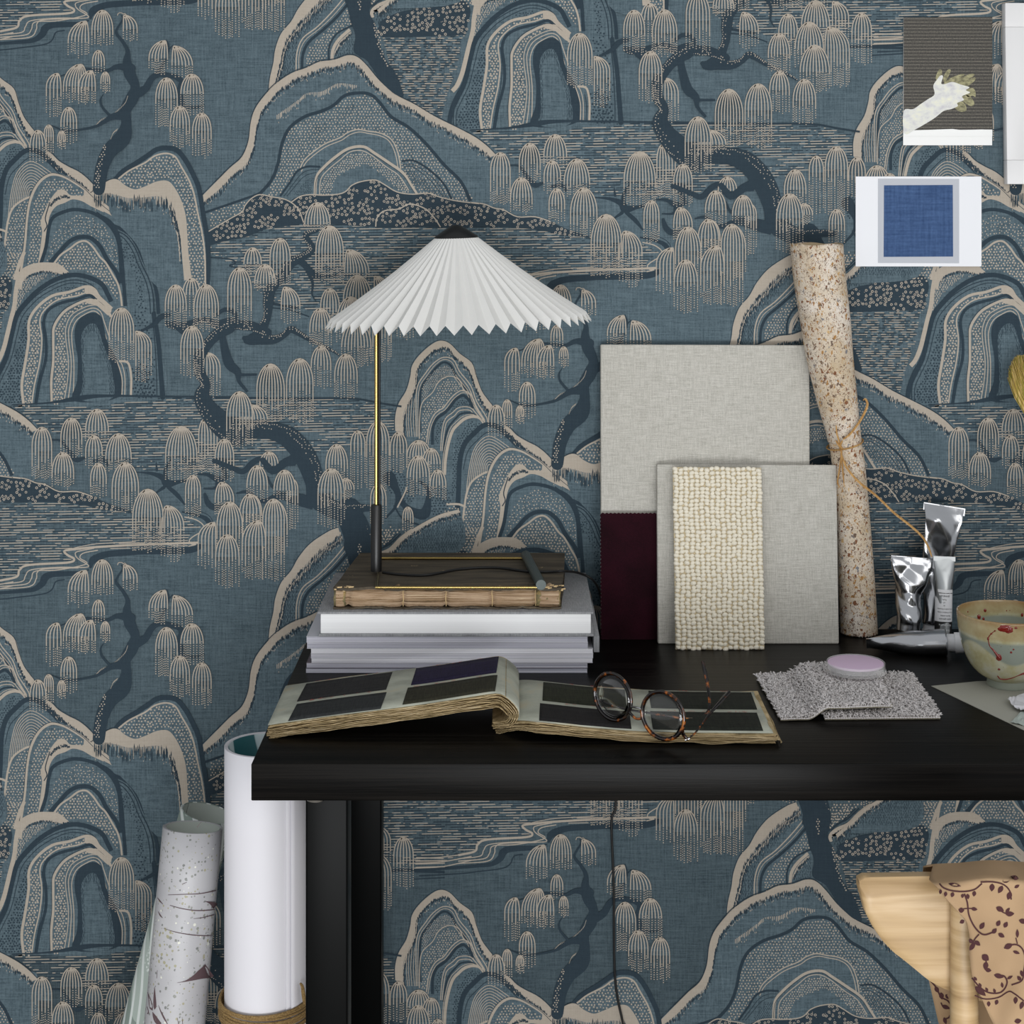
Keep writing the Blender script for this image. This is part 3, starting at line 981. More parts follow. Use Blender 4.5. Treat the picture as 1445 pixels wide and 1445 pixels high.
branch('B', '1340,900,30 1390,950,34 1450,918,40'); branch('B', '1100,905,24 1180,938,26 1240,958,26 1290,915,26')
# ---- stack the drawn shapes: an element lies one ink layer above whatever it overlaps
X0, X1, Y0, Y1 = -640.0, 2080.0, -420.0, 1552.0
LAT = [(i, j) for i in range(-4, 5) for j in range(-6, 7)]


def lay_print():
    boxes, layer = [], []
    for c, polys in EL:
        if not polys:
            boxes.append(None); layer.append(0); continue
        lo = np.min([p.min(0) for p in polys], 0); hi = np.max([p.max(0) for p in polys], 0)
        lv = 0
        if boxes:
            for b, L in zip(boxes, layer):
                if b is None or L < lv:
                    continue
                for i in (-1, 0, 1, 2, -2):
                    for j in (-2, -1, 0, 1, 2):
                        dx, dy = i * TX, -i * TD + j * TY
                        if b[0][0] + dx < hi[0] and b[1][0] + dx > lo[0] and b[0][1] + dy < hi[1] and b[1][1] + dy > lo[1]:
                            lv = L + 1
                            break
                    if lv == L + 1:
                        break
        boxes.append((lo, hi)); layer.append(lv)
    verts, faces, mi = [], [], []
    nv = 0
    for (c, polys), b, L in zip(EL, boxes, layer):
        if b is None:
            continue
        y = -(L + 1) * 1.2e-5
        sizes = [len(p) for p in polys]
        allp = np.vstack(polys)
        plo = np.array([p.min(0) for p in polys]); phi = np.array([p.max(0) for p in polys])
        for i, j in LAT:
            dx, dy = i * TX, -i * TD + j * TY
            if b[0][0] + dx > X1 or b[1][0] + dx < X0 or b[0][1] + dy > Y1 or b[1][1] + dy < Y0:
                continue
            k = 0
            m_ = 0
            for n, q0, q1 in zip(sizes, plo, phi):
                m_ += 7
                if q0[0] + dx < X1 and q1[0] + dx > X0 and q0[1] + dy < Y1 and q1[1] + dy > Y0:
                    P = allp[k:k + n] + (dx, dy)
                    if q1[1] + dy > Y1 or q0[1] + dy < Y0 or q0[0] + dx < X0 or q1[0] + dx > X1:
                        P = np.clip(P, (X0, Y0), (X1, Y1))
                    verts.append(np.stack([(P[:, 0] - CX) * U, np.full(n, y - (m_ % 11) * 9e-7), CAM_Z - (P[:, 1] - HY) * U], 1))
                    faces.append(tuple(range(nv, nv + n)))
                    nv += n
                    mi.append(c)
                k += n
    return np.vstack(verts), faces, mi, max(layer)


wv, wf, wm, wl = lay_print()
print('wallpaper faces', len(wf), 'layers', wl)


def paper(name, lo, hi, c0=(0.36, 0.64)):
    m = linen(name, lo, hi, 420, 0.88, 0.12, c0)
    t = NT(m)
    return m


m_ground = paper('wallpaper_slate', '#3c4b53', '#66777f')
m_beige = paper('wallpaper_beige', '#a59b8e', '#b5ab9e', (0.3, 0.7))
m_navy = paper('wallpaper_navy', '#293640', '#34424b', (0.3, 0.7))
xa, xb, zt, zb = (X0 - CX) * U, (X1 - CX) * U, CAM_Z - (Y0 - HY) * U, 0.0
n0 = len(wv)
wv = np.vstack([wv, [(xa - .6, 0, zb), (xb + .6, 0, zb), (xb + .6, 0, zt + .35), (xa - .6, 0, zt + .35), (xa - .6, .08, zb), (xb + .6, .08, zb), (xb + .6, .08, zt + .35), (xa - .6, .08, zt + .35)]])
wf += [(n0, n0 + 1, n0 + 2, n0 + 3), (n0 + 5, n0 + 4, n0 + 7, n0 + 6), (n0 + 4, n0, n0 + 3, n0 + 7), (n0 + 1, n0 + 5, n0 + 6, n0 + 2), (n0 + 3, n0 + 2, n0 + 6, n0 + 7), (n0 + 4, n0 + 5, n0 + 1, n0)]
wm += [0] * 6
me = bpy.data.meshes.new('wall_back')
loops = np.concatenate([np.array(f, np.int32) for f in wf])
tot = np.array([len(f) for f in wf], np.int32)
me.vertices.add(len(wv)); me.vertices.foreach_set('co', wv.astype(np.float32).ravel())
me.loops.add(len(loops)); me.loops.foreach_set('vertex_index', loops)
me.polygons.add(len(tot)); me.polygons.foreach_set('loop_start', np.concatenate([[0], np.cumsum(tot)[:-1]]).astype(np.int32))
me.polygons.foreach_set('loop_total', tot)
wall = bpy.data.objects.new('wall_back', me)
col.objects.link(wall)
for m in (m_ground, m_beige, m_navy):
    me.materials.append(m)
me.polygons.foreach_set('material_index', np.array(wm, np.int32))
me.update(calc_edges=True)
me.validate()
wall['kind'] = 'structure'
print('WALL built')
# ---------------------------------------------------------------- floor
mfl = mat('floor_boards', '#c8c2b8', 0.5)
t = NT(mfl)
t.color(t.ramp(t.noise(t.mapping((2, 14, 1)), 3, 4), [(0.35, '#8f887e'), (0.7, '#a79f94')]))
fl = box('floor', (-2.6, -3.6, -0.05), (2.6, 0.0, 0.0), mfl, bev=0)
fl['kind'] = 'structure'

# ---------------------------------------------------------------- desk
def dark_wood(name, lo, hi, rough, scale=(3, 160, 160)):
    m = mat(name, lo, rough, spec=0.09)
    t = NT(m)
    f = t.noise(t.mapping(scale), 1.0, 4, 0.65)
    t.color(t.ramp(f, [(0.38, lo), (0.62, hi)]))
    t.bump(f, 0.5, 0.0006)
    rr = t.math('ADD', t.math('MULTIPLY', f, 0.18), rough - .09)
    t.l(rr, t.b.inputs['Roughness'])
    return m


m_desk = dark_wood('black_stained_wood', '#040404', '#141210', 0.38)
m_leg = mat('black_lacquer', '#060707', 0.34, spec=0.06)
DX0, DF, DB = -0.3150, 2.097, 2.733
desk = thing('desk', (0.55, (DF + DB) / 2 - CAM_D, 0), 'black-stained wooden desk with square black legs', 'desk')
top = box('tabletop', (DX0, DF - CAM_D, 0.6952), (1.5, DB - CAM_D, DESK_Z), m_desk, bev=0.0012)
parts = [top]
for x0 in (-0.2525, 1.38):
    for d0, d1 in ((2.123, 2.172), (2.672, 2.722)):
        parts.append(box('leg', (x0, d0 - CAM_D, 0), (x0 + 0.0515, d1 - CAM_D, 0.6950), m_leg, bev=0.0025, seg=3))
m_chrome = mat('chrome', '#c8c8c8', 0.2, 1.0)
parts.append(lathe('fixing_disc', [(0, -.0035), (.011, -.0035), (.0125, 0), (0, 0)], m_chrome, (-0.2385, 2.112 - CAM_D, .6951), 32))
adopt(desk, *parts)

# ---------------------------------------------------------------- magazines
m_pages = mat('white_page_edges', '#d9d8de', 0.7)
t = NT(m_pages)
f = t.noise(t.mapping((1.2, 1.2, 900)), 1.0, 2, 0.7)
t.color(t.ramp(f, [(0.32, '#a5a4b0'), (0.5, '#dcdbe2'), (0.7, '#eeedf1')]))
m_pages2 = mat('grey_page_edges', '#b8b8c2', 0.7)
t = NT(m_pages2)
f = t.noise(t.mapping((1.2, 1.2, 1100)), 1.0, 2, 0.7)
t.color(t.ramp(f, [(0.3, '#777a86'), (0.5, '#b6b5c1'), (0.72, '#dedde4')]))
m_pagesw = mat('clean_page_edges', '#eeeeee', 0.75)
t = NT(m_pagesw)
f = t.noise(t.mapping((1, 1, 1500)), 1.0, 1, 0.5)
t.color(t.ramp(f, [(0.3, '#e9e9ea'), (0.7, '#f6f6f6')]))
covm = [mat('magazine_cover_' + n, c, 0.35) for n, c in (('white', '#dcdce0'), ('slate', '#6c7078'), ('plum', '#5f525c'), ('pale', '#c7c7cf'))]

FD = 2.486


def zpx(y, d):
    return CAM_Z - (y - HY) / F_PX * d


def xpx(x, d):
    return (x - CX) / F_PX * d


mags = [  # top y, bottom y, left px, right px, pages, cover, front shift
    (898.3, 906.5, 432.6, 829, m_pages2, covm[3], 0.0, 'topmost of the stack, jutting out to the left'),
    (906.5, 915.6, 433.2, 829.5, m_pages2, covm[0], 0.001, 'second from the top of the stack'),
    (915.6, 922.5, 439.0, 836.5, m_pages, covm[0], 0.0, 'third from the top, set a little to the right'),
    (922.5, 929.0, 438.6, 836.9, m_pages, covm[3], 0.001, 'in the middle of the stack'),
    (929.0, 935.5, 439.6, 836.0, m_pages, covm[0], 0.0, 'third from the bottom of the stack'),
    (935.5, 943.2, 432.6, 829.0, m_pages2, covm[2], 0.001, 'second from the bottom of the stack'),
    (943.2, 950.0, 431.8, 828.6, m_pages2, covm[1], 0.0, 'lowest of the stack, lying on the desk')]
z_prev = DESK_Z
zz = [DESK_Z]
tot = sum(b - a for a, b, *_ in mags)
Z_MAG = zpx(898.3, FD)
for a, b, *_ in reversed(mags):
    zz.append(zz[-1] + (b - a) / tot * (Z_MAG - DESK_Z))
for k, (a, b, l_, r_, mp, mc, sh, where) in enumerate(reversed(mags)):
    z0, z1 = zz[k] + .0001, zz[k + 1] - .0001
    x0, x1 = xpx(l_, FD), xpx(r_, FD)
    y0, y1 = FD - CAM_D + sh, 2.705 - CAM_D
    root = thing('magazine', ((x0 + x1) / 2, (y0 + y1) / 2, z0), 'white-paged magazine, ' + where, 'magazine', 'magazines under the grey cloth book')
    pg = box('pages', (x0, y0, z0 + .0004), (x1, y1 - .002, z1 - .0004), mp, bev=.0002, seg=1)
    bm = box_bm(Vector(((x0 + x1) / 2, (y0 + y1) / 2, z0 + .0002)), (x1 - x0 + .0006, y1 - y0 + .0006, .0004))
    box_bm(Vector(((x0 + x1) / 2, (y0 + y1) / 2, z1 - .0002)), (x1 - x0 + .0006, y1 - y0 + .0006, .0004), bm=bm)
    box_bm(Vector(((x0 + x1) / 2, y1, (z0 + z1) / 2)), (x1 - x0, .0006, z1 - z0), bm=bm)
    cv = frombm('cover', bm, mc, smooth=False)
    adopt(root, pg, cv)

# ---------------------------------------------------------------- grey cloth book
m_gcloth = linen('grey_book_cloth', '#77787b', '#a3a4a6', 900, 0.9, 0.5, plane='xy')
GX0, GX1 = xpx(447.5, FD), xpx(837.5, FD)
GZ1, GZ0 = zpx(863.5, FD), Z_MAG
gb = thing('cloth_bound_book', ((GX0 + GX1) / 2, -0.14, GZ0), 'thick grey cloth hardback with bright white pages, under the antique book', 'book')
yb = 2.738 - CAM_D
parts = [box('top_cover', (GX0, FD - CAM_D, GZ1 - .0032), (GX1, yb, GZ1), m_gcloth, bev=.001),
         box('bottom_cover', (GX0 + .002, FD - CAM_D - .001, GZ0 + .0002), (GX1 + .001, yb, GZ0 + .0036), m_gcloth, bev=.001),
         box('page_block', (xpx(452, FD), FD - CAM_D + .003, GZ0 + .0036), (xpx(834, FD), yb - .006, GZ1 - .0032), m_pagesw, bev=.0012),
         box('spine', (GX0 + .001, yb - .004, GZ0 + .001), (GX1, yb, GZ1 - .001), m_gcloth, bev=.001),
         box('marker_flap', (xpx(830.5, FD), FD - CAM_D + .002, zpx(921, FD)), (xpx(838.6, FD), yb - .02, GZ0 + .0), m_gcloth, bev=.0006)]
parts[-1].location.x += 0.0075
adopt(gb, *parts)

# ---------------------------------------------------------------- antique book
m_old = mat('worn_brown_board', '#4a4234', 0.8)
t = NT(m_old)
n1 = t.noise(t.mapping((9, 60, 20)), 1.0, 5, 0.65)
n2 = t.noise(t.mapping((1, 1, 1)), 60, 5, 0.7)
c = t.ramp(n1, [(0.3, '#332c21'), (0.55, '#50473a'), (0.75, '#6a5d49')])
t.color(t.mix(t.ramp(n2, [(0.66, 0.0), (0.72, 1.0)]), c, '#b39a72'))
t.bump(n1, .3, .001)
m_oldpg = mat('old_brown_page_edges', '#9a7f5d', 0.9)
t = NT(m_oldpg)
n1 = t.noise(t.mapping((10, 10, 620)), 1.0, 4, 0.75, .6)
c = t.ramp(n1, [(0.34, '#3f3020'), (0.45, '#8a6f4f'), (0.56, '#b0957a'), (0.72, '#d2bc9c')])
t.color(c)
t.bump(n1, .8, .0015)
m_leather = mat('cracked_leather', '#6c6242', 0.75)
t = NT(m_leather)
n1 = t.noise(t.mapping((1, 1, 1)), 90, 5, 0.7)
t.color(t.ramp(n1, [(0.35, '#4b4a36'), (0.55, '#7d6f49'), (0.72, '#a98a55')]))
t.bump(n1, .6, .002)
m_thread = mat('binding_thread', '#c9ae82', 0.9)
rb = random.Random(4)
OZ0 = GZ1 + .0002
ob = thing('antique_book', (-.09, -.13, OZ0), 'worn antique book with bare sewn spine and brown boards, under the lamp', 'book')
d_f = 2.502
ox0, ox1 = xpx(470, d_f), xpx(793, d_f)
bx0, bx1 = xpx(509, 2.735), xpx(798, 2.735)
OZ1 = zpx(829, d_f)
bands = [xpx(p, d_f) for p in (491, 568.7, 629, 694.5, 756)]


def ragged_board(name, z0, z1, seed, grow=0.0):
    r = random.Random(seed)
    v, f = [], []
    n = 70
    for i in range(n + 1):
        u = i / n
        xf, xb_ = ox0 + (ox1 - ox0) * u, bx0 + (bx1 - bx0) * u
        yf = d_f - CAM_D - .001 + r.uniform(-.0025, .0012) + grow
        zl = -.0012 * math.sin(u * math.pi * 9) + r.uniform(-.0006, .0006)
        edge = 0.0
        if i in (0, n):
            edge = r.uniform(-.001, .001)
        ybk = 2.737 - CAM_D
        for (x, y) in ((xf + edge, yf), (xf * .75 + xb_ * .25, yf * .75 + ybk * .25), (xf * .5 + xb_ * .5, (yf + ybk) / 2), (xb_, ybk)):
            jx = (r.uniform(-.0012, .0012) if i in (0, n) else 0)
            v.append((x + jx, y, z1 + (zl if y == yf else 0))); v.append((x + jx, y, z0 + (zl if y == yf else 0)))
    m = 8
    for i in range(n):
        for j in range(3):
            a = i * m + j * 2
            f.append((a, a + m, a + m + 2, a + 2))
            f.append((a + 1, a + 3, a + m + 3, a + m + 1))
        a = i * m
        f.append((a, a + 1, a + m + 1, a + m))
        f.append((a + 6, a + 6 + m, a + 7 + m, a + 7))
    for i in (0, n):
        for j in range(3):
            a = i * m + j * 2
            f.append((a, a + 2, a + 3, a + 1) if i == 0 else (a, a + 1, a + 3, a + 2))
    return pyd(name, v, f, m_old, smooth=False)


parts = [ragged_board('front_board', OZ1 - .0035, OZ1, 3), ragged_board('back_board', OZ0 + .0004, OZ0 + .0030, 9)]
v, f = [], []
NX, NP = 150, 14
zb0, zb1 = OZ0 + .0030, OZ1 - .0030
for i in range(NX + 1):
    u = i / NX
    x = ox0 + .004 + (ox1 - ox0 - .008) * u
    dmin = min(abs(x - b) for b in bands[1:-1] + [bands[0], bands[-1]])
    pinch = math.exp(-(dmin / .004) ** 2)
    for j in range(NP):
        w = j / (NP - 1)
        a = (w - .5) * math.pi
        zz_ = (zb0 + zb1) / 2 + math.sin(a) * (zb1 - zb0) / 2 * (1 + .16 * (1 - pinch) - .12 * pinch + .03 * math.sin(x * 140))
        y = d_f - CAM_D + .008 - math.cos(a) * (.0110 - .0055 * pinch) + rb.uniform(-.0006, .0006)
        v.append((x, y, zz_ + .0003 * math.sin(x * 260)))
    v.append((x * .9, 2.733 - CAM_D, zb1)); v.append((x * .9, 2.733 - CAM_D, zb0))
    if i:
        a0, b0 = (i - 1) * (NP + 2), i * (NP + 2)
        for j in range(NP + 1):
            f.append((a0 + j, b0 + j, b0 + j + 1, a0 + j + 1))
        f.append((a0 + NP + 1, b0 + NP + 1, b0, a0))
f.append(tuple(range(NP + 2))); f.append(tuple(range(NX * (NP + 2), (NX + 1) * (NP + 2)))[::-1])
blk = pyd('text_block', v, f, m_oldpg)
parts.append(blk)
for b in bands[1:]:
    pts = [(b + rb.uniform(-.0006, .0006), d_f - CAM_D + .008 - math.cos((w - .5) * 2.6) * .0068, zb0 + (zb1 - zb0) * w) for w in (0, .2, .4, .6, .8, 1)]
    parts.append(tube('sewing_thread', pts, .0008, m_thread, seg=6))


def patch(x0, x1, seed):
    r = random.Random(seed)
    P = []
    for i in range(9):
        x = x0 + (x1 - x0) * i / 8
        row = []
        for j in range(9):
            w = j / 8
            a = (w - .5) * 2.9
            row.append((x + r.uniform(-.0007, .0007), d_f - CAM_D + .0075 - math.cos(a) * .0095 + r.uniform(-.0005, .0005), (zb0 + zb1) / 2 + math.sin(a) * (zb1 - zb0) / 2 * .98))
        P.append(row)
    return grid_mesh('leather_remnant', P, m_leather, thick=.0012)


parts += [patch(ox0 + .001, xpx(488, d_f), 1), patch(xpx(757, d_f), ox1 - .002, 2)]
# loose splinters of page paper at both corners
v, f = [], []
for k in range(46):
    right = k % 2
    cx_ = xpx(778, d_f) if right else xpx(487, d_f)
    x = cx_ + rb.uniform(-.018, .016)
    y = d_f - CAM_D + rb.uniform(-.003, .012)
    z = OZ1 + rb.uniform(-.006, .0006)
    L = rb.uniform(.002, .008); a = rb.uniform(-.35, .35); w = rb.uniform(.0005, .0013)
    n0_ = len(v)
    dx, dy = math.cos(a) * L, math.sin(a) * L
    v += [(x, y, z), (x + dx, y + dy, z + rb.uniform(-.001, .002)), (x + dx, y + dy + w, z + .0012), (x, y + w, z + .001), (x, y, z - .0006), (x + dx, y + dy, z - .0004)]
    f += [(n0_, n0_ + 1, n0_ + 2, n0_ + 3), (n0_, n0_ + 4, n0_ + 5, n0_ + 1), (n0_ + 3, n0_ + 2, n0_ + 5, n0_ + 4)]
fp = pyd('paper_fraying', v, f, m_thread, smooth=False)
fp['kind'] = 'stuff'
parts.append(fp)
adopt(ob, *parts)

# ---------------------------------------------------------------- lamp
m_brass = mat('brushed_brass', '#a8925c', 0.24, 1.0)
m_black = mat('black_powder_coat', '#0d0d0e', 0.38)
m_cable = mat('black_rubber_cable', '#0b0b0c', 0.5)
m_gun = mat('dark_green_metal', '#3f4947', 0.4, 0.2)
LD = 2.588
LX, LY = xpx(645.5, LD), LD - CAM_D
SX = xpx(531, LD)
lamp = thing('table_lamp', (LX, LY, OZ1), 'table lamp with white pleated shade on a thin brass stem', 'lamp')
z_r = OZ1 + .0026
FLc = Vector((xpx(531, 2.491), 2.491 - CAM_D, z_r)); BLc = Vector((xpx(536, 2.685), 2.685 - CAM_D, z_r))
BRc = Vector((xpx(742, 2.685), 2.685 - CAM_D, z_r)); FRc = Vector((xpx(763, 2.491), 2.491 - CAM_D, z_r))
rail = tube('base_frame', [BRc, BLc + Vector((.004, 0, 0)), BLc, BLc - Vector((0, .004, 0)), FLc + Vector((0, .004, 0)), FLc, FLc + Vector((.004, 0, 0)), FRc], .0022, m_brass, seg=10, smooth_path=False)
hv = (FRc - BRc).normalized()
rod = tube('cross_bar', [BRc - hv * .002 + Vector((0, 0, .0045)), FRc + hv * .004 + Vector((0, 0, .0045))], .0073, m_gun, seg=24, smooth_path=False)
sl_z1 = zpx(712, LD)
sleeve = tube('stem_sleeve', [(SX, LY, OZ1 + .0045), (SX, LY, sl_z1 - .002), (SX, LY, sl_z1)], [.0082, .0082, .0074], m_black, seg=28, smooth_path=False)
zt_ = 1.338
stem = tube('stem', [(SX, LY, sl_z1 - .01), (SX, LY, 1.15), (SX, LY, 1.262), (SX + .006, LY, 1.272), (LX - .01, LY, 1.335), (LX, LY, 1.340)], .0028, m_brass, seg=16, smooth_path=False)
cord_up = tube('stem_cord', [(SX + .0046, LY + .0005, sl_z1 - .01), (SX + .0046, LY + .0005, 1.262), (SX + .012, LY, 1.270), (LX - .01, LY, 1.330)], .0018, m_cable, seg=8, smooth_path=False)
# pleated shade
NPL = 52
rsh, tilt = .1985, R(1.6)
zrim, ztop = 1.2345, 1.3640
v, f = [], []
rl = random.Random(2)
jit = [rl.uniform(-.1, .1) for _ in range(2 * NPL)]
SS = [0, .06, .2, .4, .6, .8, 1]
for k in range(2 * NPL):
    ridge = k % 2 == 0
    a = 2 * math.pi * (k + jit[k] * .9) / (2 * NPL)
    for s in SS:
        r_ = .027 + (rsh - .027) * s
        z = ztop + (zrim - ztop) * s - .0035 * math.sin(s * math.pi)
        dep = .0016 + .0085 * s
        if not ridge:
            r_ -= dep * .75
            z += dep * 1.0
        else:
            z -= .003 * s
        v.append((r_ * math.cos(a), r_ * math.sin(a), z))
nS = len(SS)
for k in range(2 * NPL):
    k2 = (k + 1) % (2 * NPL)
    for i in range(nS - 1):
        f.append((k * nS + i, k * nS + i + 1, k2 * nS + i + 1, k2 * nS + i))
Mt = Matrix.Translation((LX, LY, 1.30)) @ Matrix.Rotation(-tilt, 4, 'Y') @ Matrix.Translation((0, 0, -1.30))
v = [Mt @ Vector(p) for p in v]
m_shade = mat('white_pleated_paper', '#fcfbf8', 0.8, spec=0.2)
nt = m_shade.node_tree
tr = nt.nodes.new('ShaderNodeBsdfTranslucent'); tr.inputs[0].default_value = srgb('#f6f0dc')
mx = nt.nodes.new('ShaderNodeMixShader'); mx.inputs[0].default_value = .22
outn = nt.nodes['Material Output']
nt.links.new(nt.nodes['Principled BSDF'].outputs[0], mx.inputs[1]); nt.links.new(tr.outputs[0], mx.inputs[2]); nt.links.new(mx.outputs[0], outn.inputs[0])
shade = pyd('lamp_shade', v, f, m_shade, smooth=False)
capz = ztop + .0155
cap_prof = [(0, capz), (.004, capz), (.008, capz - .0012), (.0320, ztop - .0015), (.0328, ztop - .0035), (.0312, ztop - .0045), (.006, capz - .006), (0, capz - .006)]
cap = lathe('shade_cap', cap_prof, m_black, (0, 0, 0), 48)
cap.data.transform(Mt)
sock = lathe('bulb_socket', [(0, 0), (.014, 0), (.014, -.045), (0, -.045)], m_black, (LX, LY, 1.345), 24)
m_bulb = mat('frosted_bulb', '#f4f4f2', 0.4)
bulb = lathe('bulb', [(0, 0), (.012, 0), (.016, -.02), (.026, -.042), (.028, -.058), (.02, -.076), (0, -.082)], m_bulb, (LX, LY, 1.332), 32)
adopt(lamp, rail, rod, sleeve, stem, shade, sock)
nest_in(shade, cap)
nest_in(stem, cord_up)
nest_in(sock, bulb)
# power cable: over the books, down behind the desk, to the floor
zc = OZ1 + .0024
P = [at(540, 808, LD)]
P[0].z = zc
for x, y in ((570, 811), (605, 811), (650, 803), (700, 801)):
    P.append(on_z(x, y, zc))
P.append(on_z(742, 806, zc) ); P.append(on_z(775, 807, zc + .0)); P.append(on_z(797, 806, zc + .001))
P += [at(818, 809, 2.665), at(836, 818, 2.68), at(846, 835, 2.70), at(850, 862, 2.715), at(853, 880, 2.733), at(862, 905, 2.7405), at(866, 1000, 2.7415), at(869, 1132, 2.7415), at(863, 1160, 2.7415), at(866, 1250, 2.7415), at(868, 1380, 2.741), at(880, 1450, 2.74), at(890, 1520, 2.735), at(905, 1549, 2.72)]
cb = tube('power_cable', P, .0019, m_cable, seg=10, n=8)
adopt(lamp, cb)
# ---------------------------------------------------------------- swatch album
def arc_profile(P2, n=10):
    Q = catmull(P2, n)
    d = np.gradient(Q, axis=0)
    nr = np.stack([-d[:, 1], d[:, 0]], 1) / (np.hypot(d[:, 0], d[:, 1])[:, None] + 1e-9)
    s = np.concatenate([[0], np.cumsum(np.hypot(*np.diff(Q, axis=0).T))])
    return Q, nr, s


m_apage = mat('aged_grey_page', '#a5a798', 0.85)
t = NT(m_apage)
n1 = t.noise(t.mapping((1, 1, 1)), 22, 4, 0.6)
t.color(t.ramp(n1, [(0.3, '#8f9184'), (0.55, '#a9ab9d'), (0.75, '#b4a98c')]))
m_aedge = mat('layered_cream_edge', '#b09c76', 0.9)
t = NT(m_aedge)
n1 = t.noise(t.mapping((18, 18, 380)), 1.0, 4, 0.7, 1.2)
t.color(t.ramp(n1, [(0.28, '#4d412e'), (0.42, '#9c875f'), (0.58, '#c2ac84'), (0.75, '#d9caa9')]))
t.bump(n1, .6, .001)


def swatch_mat(name, lo, hi, fr=700):
    return linen(name, lo, hi, fr, .9, .6, plane='xy')


sw_char = swatch_mat('charcoal_weave', '#1d1d1e', '#333232')
sw_char2 = swatch_mat('slate_black_weave', '#242627', '#3a3c3c')
sw_navy = swatch_mat('aubergine_weave', '#191526', '#2a2440')
sw_olive = swatch_mat('dark_olive_weave', '#201f18', '#3d3b2e')
sw_moss = swatch_mat('moss_black_weave', '#1c1e19', '#353729')
sw_blk = swatch_mat('soft_black_weave', '#1a191a', '#2a2828')
sw_lf = swatch_mat('black_green_felt', '#191b18', '#2c2f28', 400)
m_red = mat('red_pencil', '#b0483c', 0.8)

# left leaf: top line (X, Z) from the desk edge, up over the hump, then curling under to the spine
YF_L, YB_L = 2.195 - CAM_D, 2.378 - CAM_D
Lp = [(-.3100, .7545), (-.285, .7580), (-.235, .7645), (-.165, .7725), (-.10, .7795), (-.05, .7860), (-.020, .7893), (-.008, .7868), (.004, .7775), (.0085, .7680), (.004, .7560), (-.008, .7490), (-.0245, .7462)]
Rp = [(-.0235, .7490), (-.010, .7530), (.006, .7585), (.024, .7605), (.045, .7600), (.09, .7575), (.15, .7535), (.22, .7522), (.30, .7525), (.333, .7528)]
album = thing('swatch_album', (-.02, -.46, DESK_Z), 'open album of dark cloth swatches along the front of the desk', 'album')
parts = []
ra = random.Random(8)


def ysk(x, front):
    """the leaves lie a touch out of square with the desk edge"""
    if front:
        return np.interp(x, [-.31, -.16, -.02, .03, .09, .33], [2.194, 2.200, 2.214, 2.186, 2.176, 2.166]) - CAM_D
    return np.interp(x, [-.31, -.16, -.02, .03, .09, .33], [2.372, 2.380, 2.392, 2.378, 2.366, 2.352]) - CAM_D


def leaf_stack(name, prof, nsheet, th0, th1, u_comp, seed, ends):
    """a pile of thin sheets that follow one profile; th0/th1 sheet pitch before/after u_comp"""
    r = random.Random(seed)
    Q, nr, s = arc_profile(prof)
    u = s / s[-1]
    v, f = [], []
    for k in range(nsheet):
        ph, amp, fr = r.uniform(0, 6), r.uniform(.0008, .0022), r.uniform(40, 90)
        off = (np.where(u < u_comp, th0, th1 + (th0 - th1) * np.clip(1 - (u - u_comp) / .08, 0, 1))) * k
        i0 = r.randint(0, 1 if ends else 0)
        idx = list(range(i0, len(Q) - (r.randint(0, 1) if ends else 0)))
        base = len(v)
        for i in idx:
            x, z = Q[i] - nr[i] * off[i]
            z += .0004 * math.sin(x * fr + ph)
            z = max(z, DESK_Z + .0006)
            jf = amp * math.sin(x * fr * .7 + ph) + r.uniform(-.0007, .0007)
            jb = amp * math.sin(x * fr * .5 + ph * 2)
            xs_f = x + (r.uniform(-.002, .002) if i in (idx[0], idx[-1]) else 0)
            th = .00055
            yf, yb_ = ysk(x, True) + jf, ysk(x, False) + jb
            wv_ = .0005 * math.sin(x * fr * 1.3 + ph)
            v += [(xs_f, yf, z + wv_), (x, yb_, z), (x - nr[i][0] * th, yb_, z - nr[i][1] * th), (xs_f - nr[i][0] * th, yf, z - nr[i][1] * th + wv_)]
        m = len(idx)
        for q in range(m - 1):
            a, b = base + q * 4, base + q * 4 + 4
            for e in range(4):
                f.append((a + e, b + e, b + (e + 1) % 4, a + (e + 1) % 4))
        f.append((base, base + 1, base + 2, base + 3)); e = base + (m - 1) * 4
        f.append((e + 3, e + 2, e + 1, e))
    return pyd(name, v, f, m_aedge, smooth=False)


parts.append(leaf_stack('left_page_stack', Lp, 11, .00155, .00075, .86, 3, True))
parts.append(leaf_stack('right_page_stack', Rp, 8, .00145, .0012, 2, 6, True))


def on_leaf(prof, x0, x1, v0, v1, name, m, lift, nx=26, edge=0.0):
    Q, nr, s = arc_profile(prof)
    n_f = len(Q)
    # keep only the outward run that is a function of X
    lim = int(np.argmax(Q[:, 0])) if prof is Lp else len(Q) - 1
    Q, nr = Q[:lim + 1], nr[:lim + 1]
    P = []
    for i in range(nx + 1):
        x = x0 + (x1 - x0) * i / nx
        z = np.interp(x, Q[:, 0], Q[:, 1]) + lift
        yf, yb_ = ysk(x, True), ysk(x, False)
        row = []
        for j in range(5):
            w = v0 + (v1 - v0) * j / 4
            row.append((x + edge * (w - .5), yf + (yb_ - yf) * w, z))
        P.append(row)
    return grid_mesh(name, P, m, thick=.0004)


# shear: swatch columns lean slightly; edge in metres
pgL = on_leaf(Lp, -.309, -.0085, .02, .985, 'left_page', m_apage, .0007, 50)
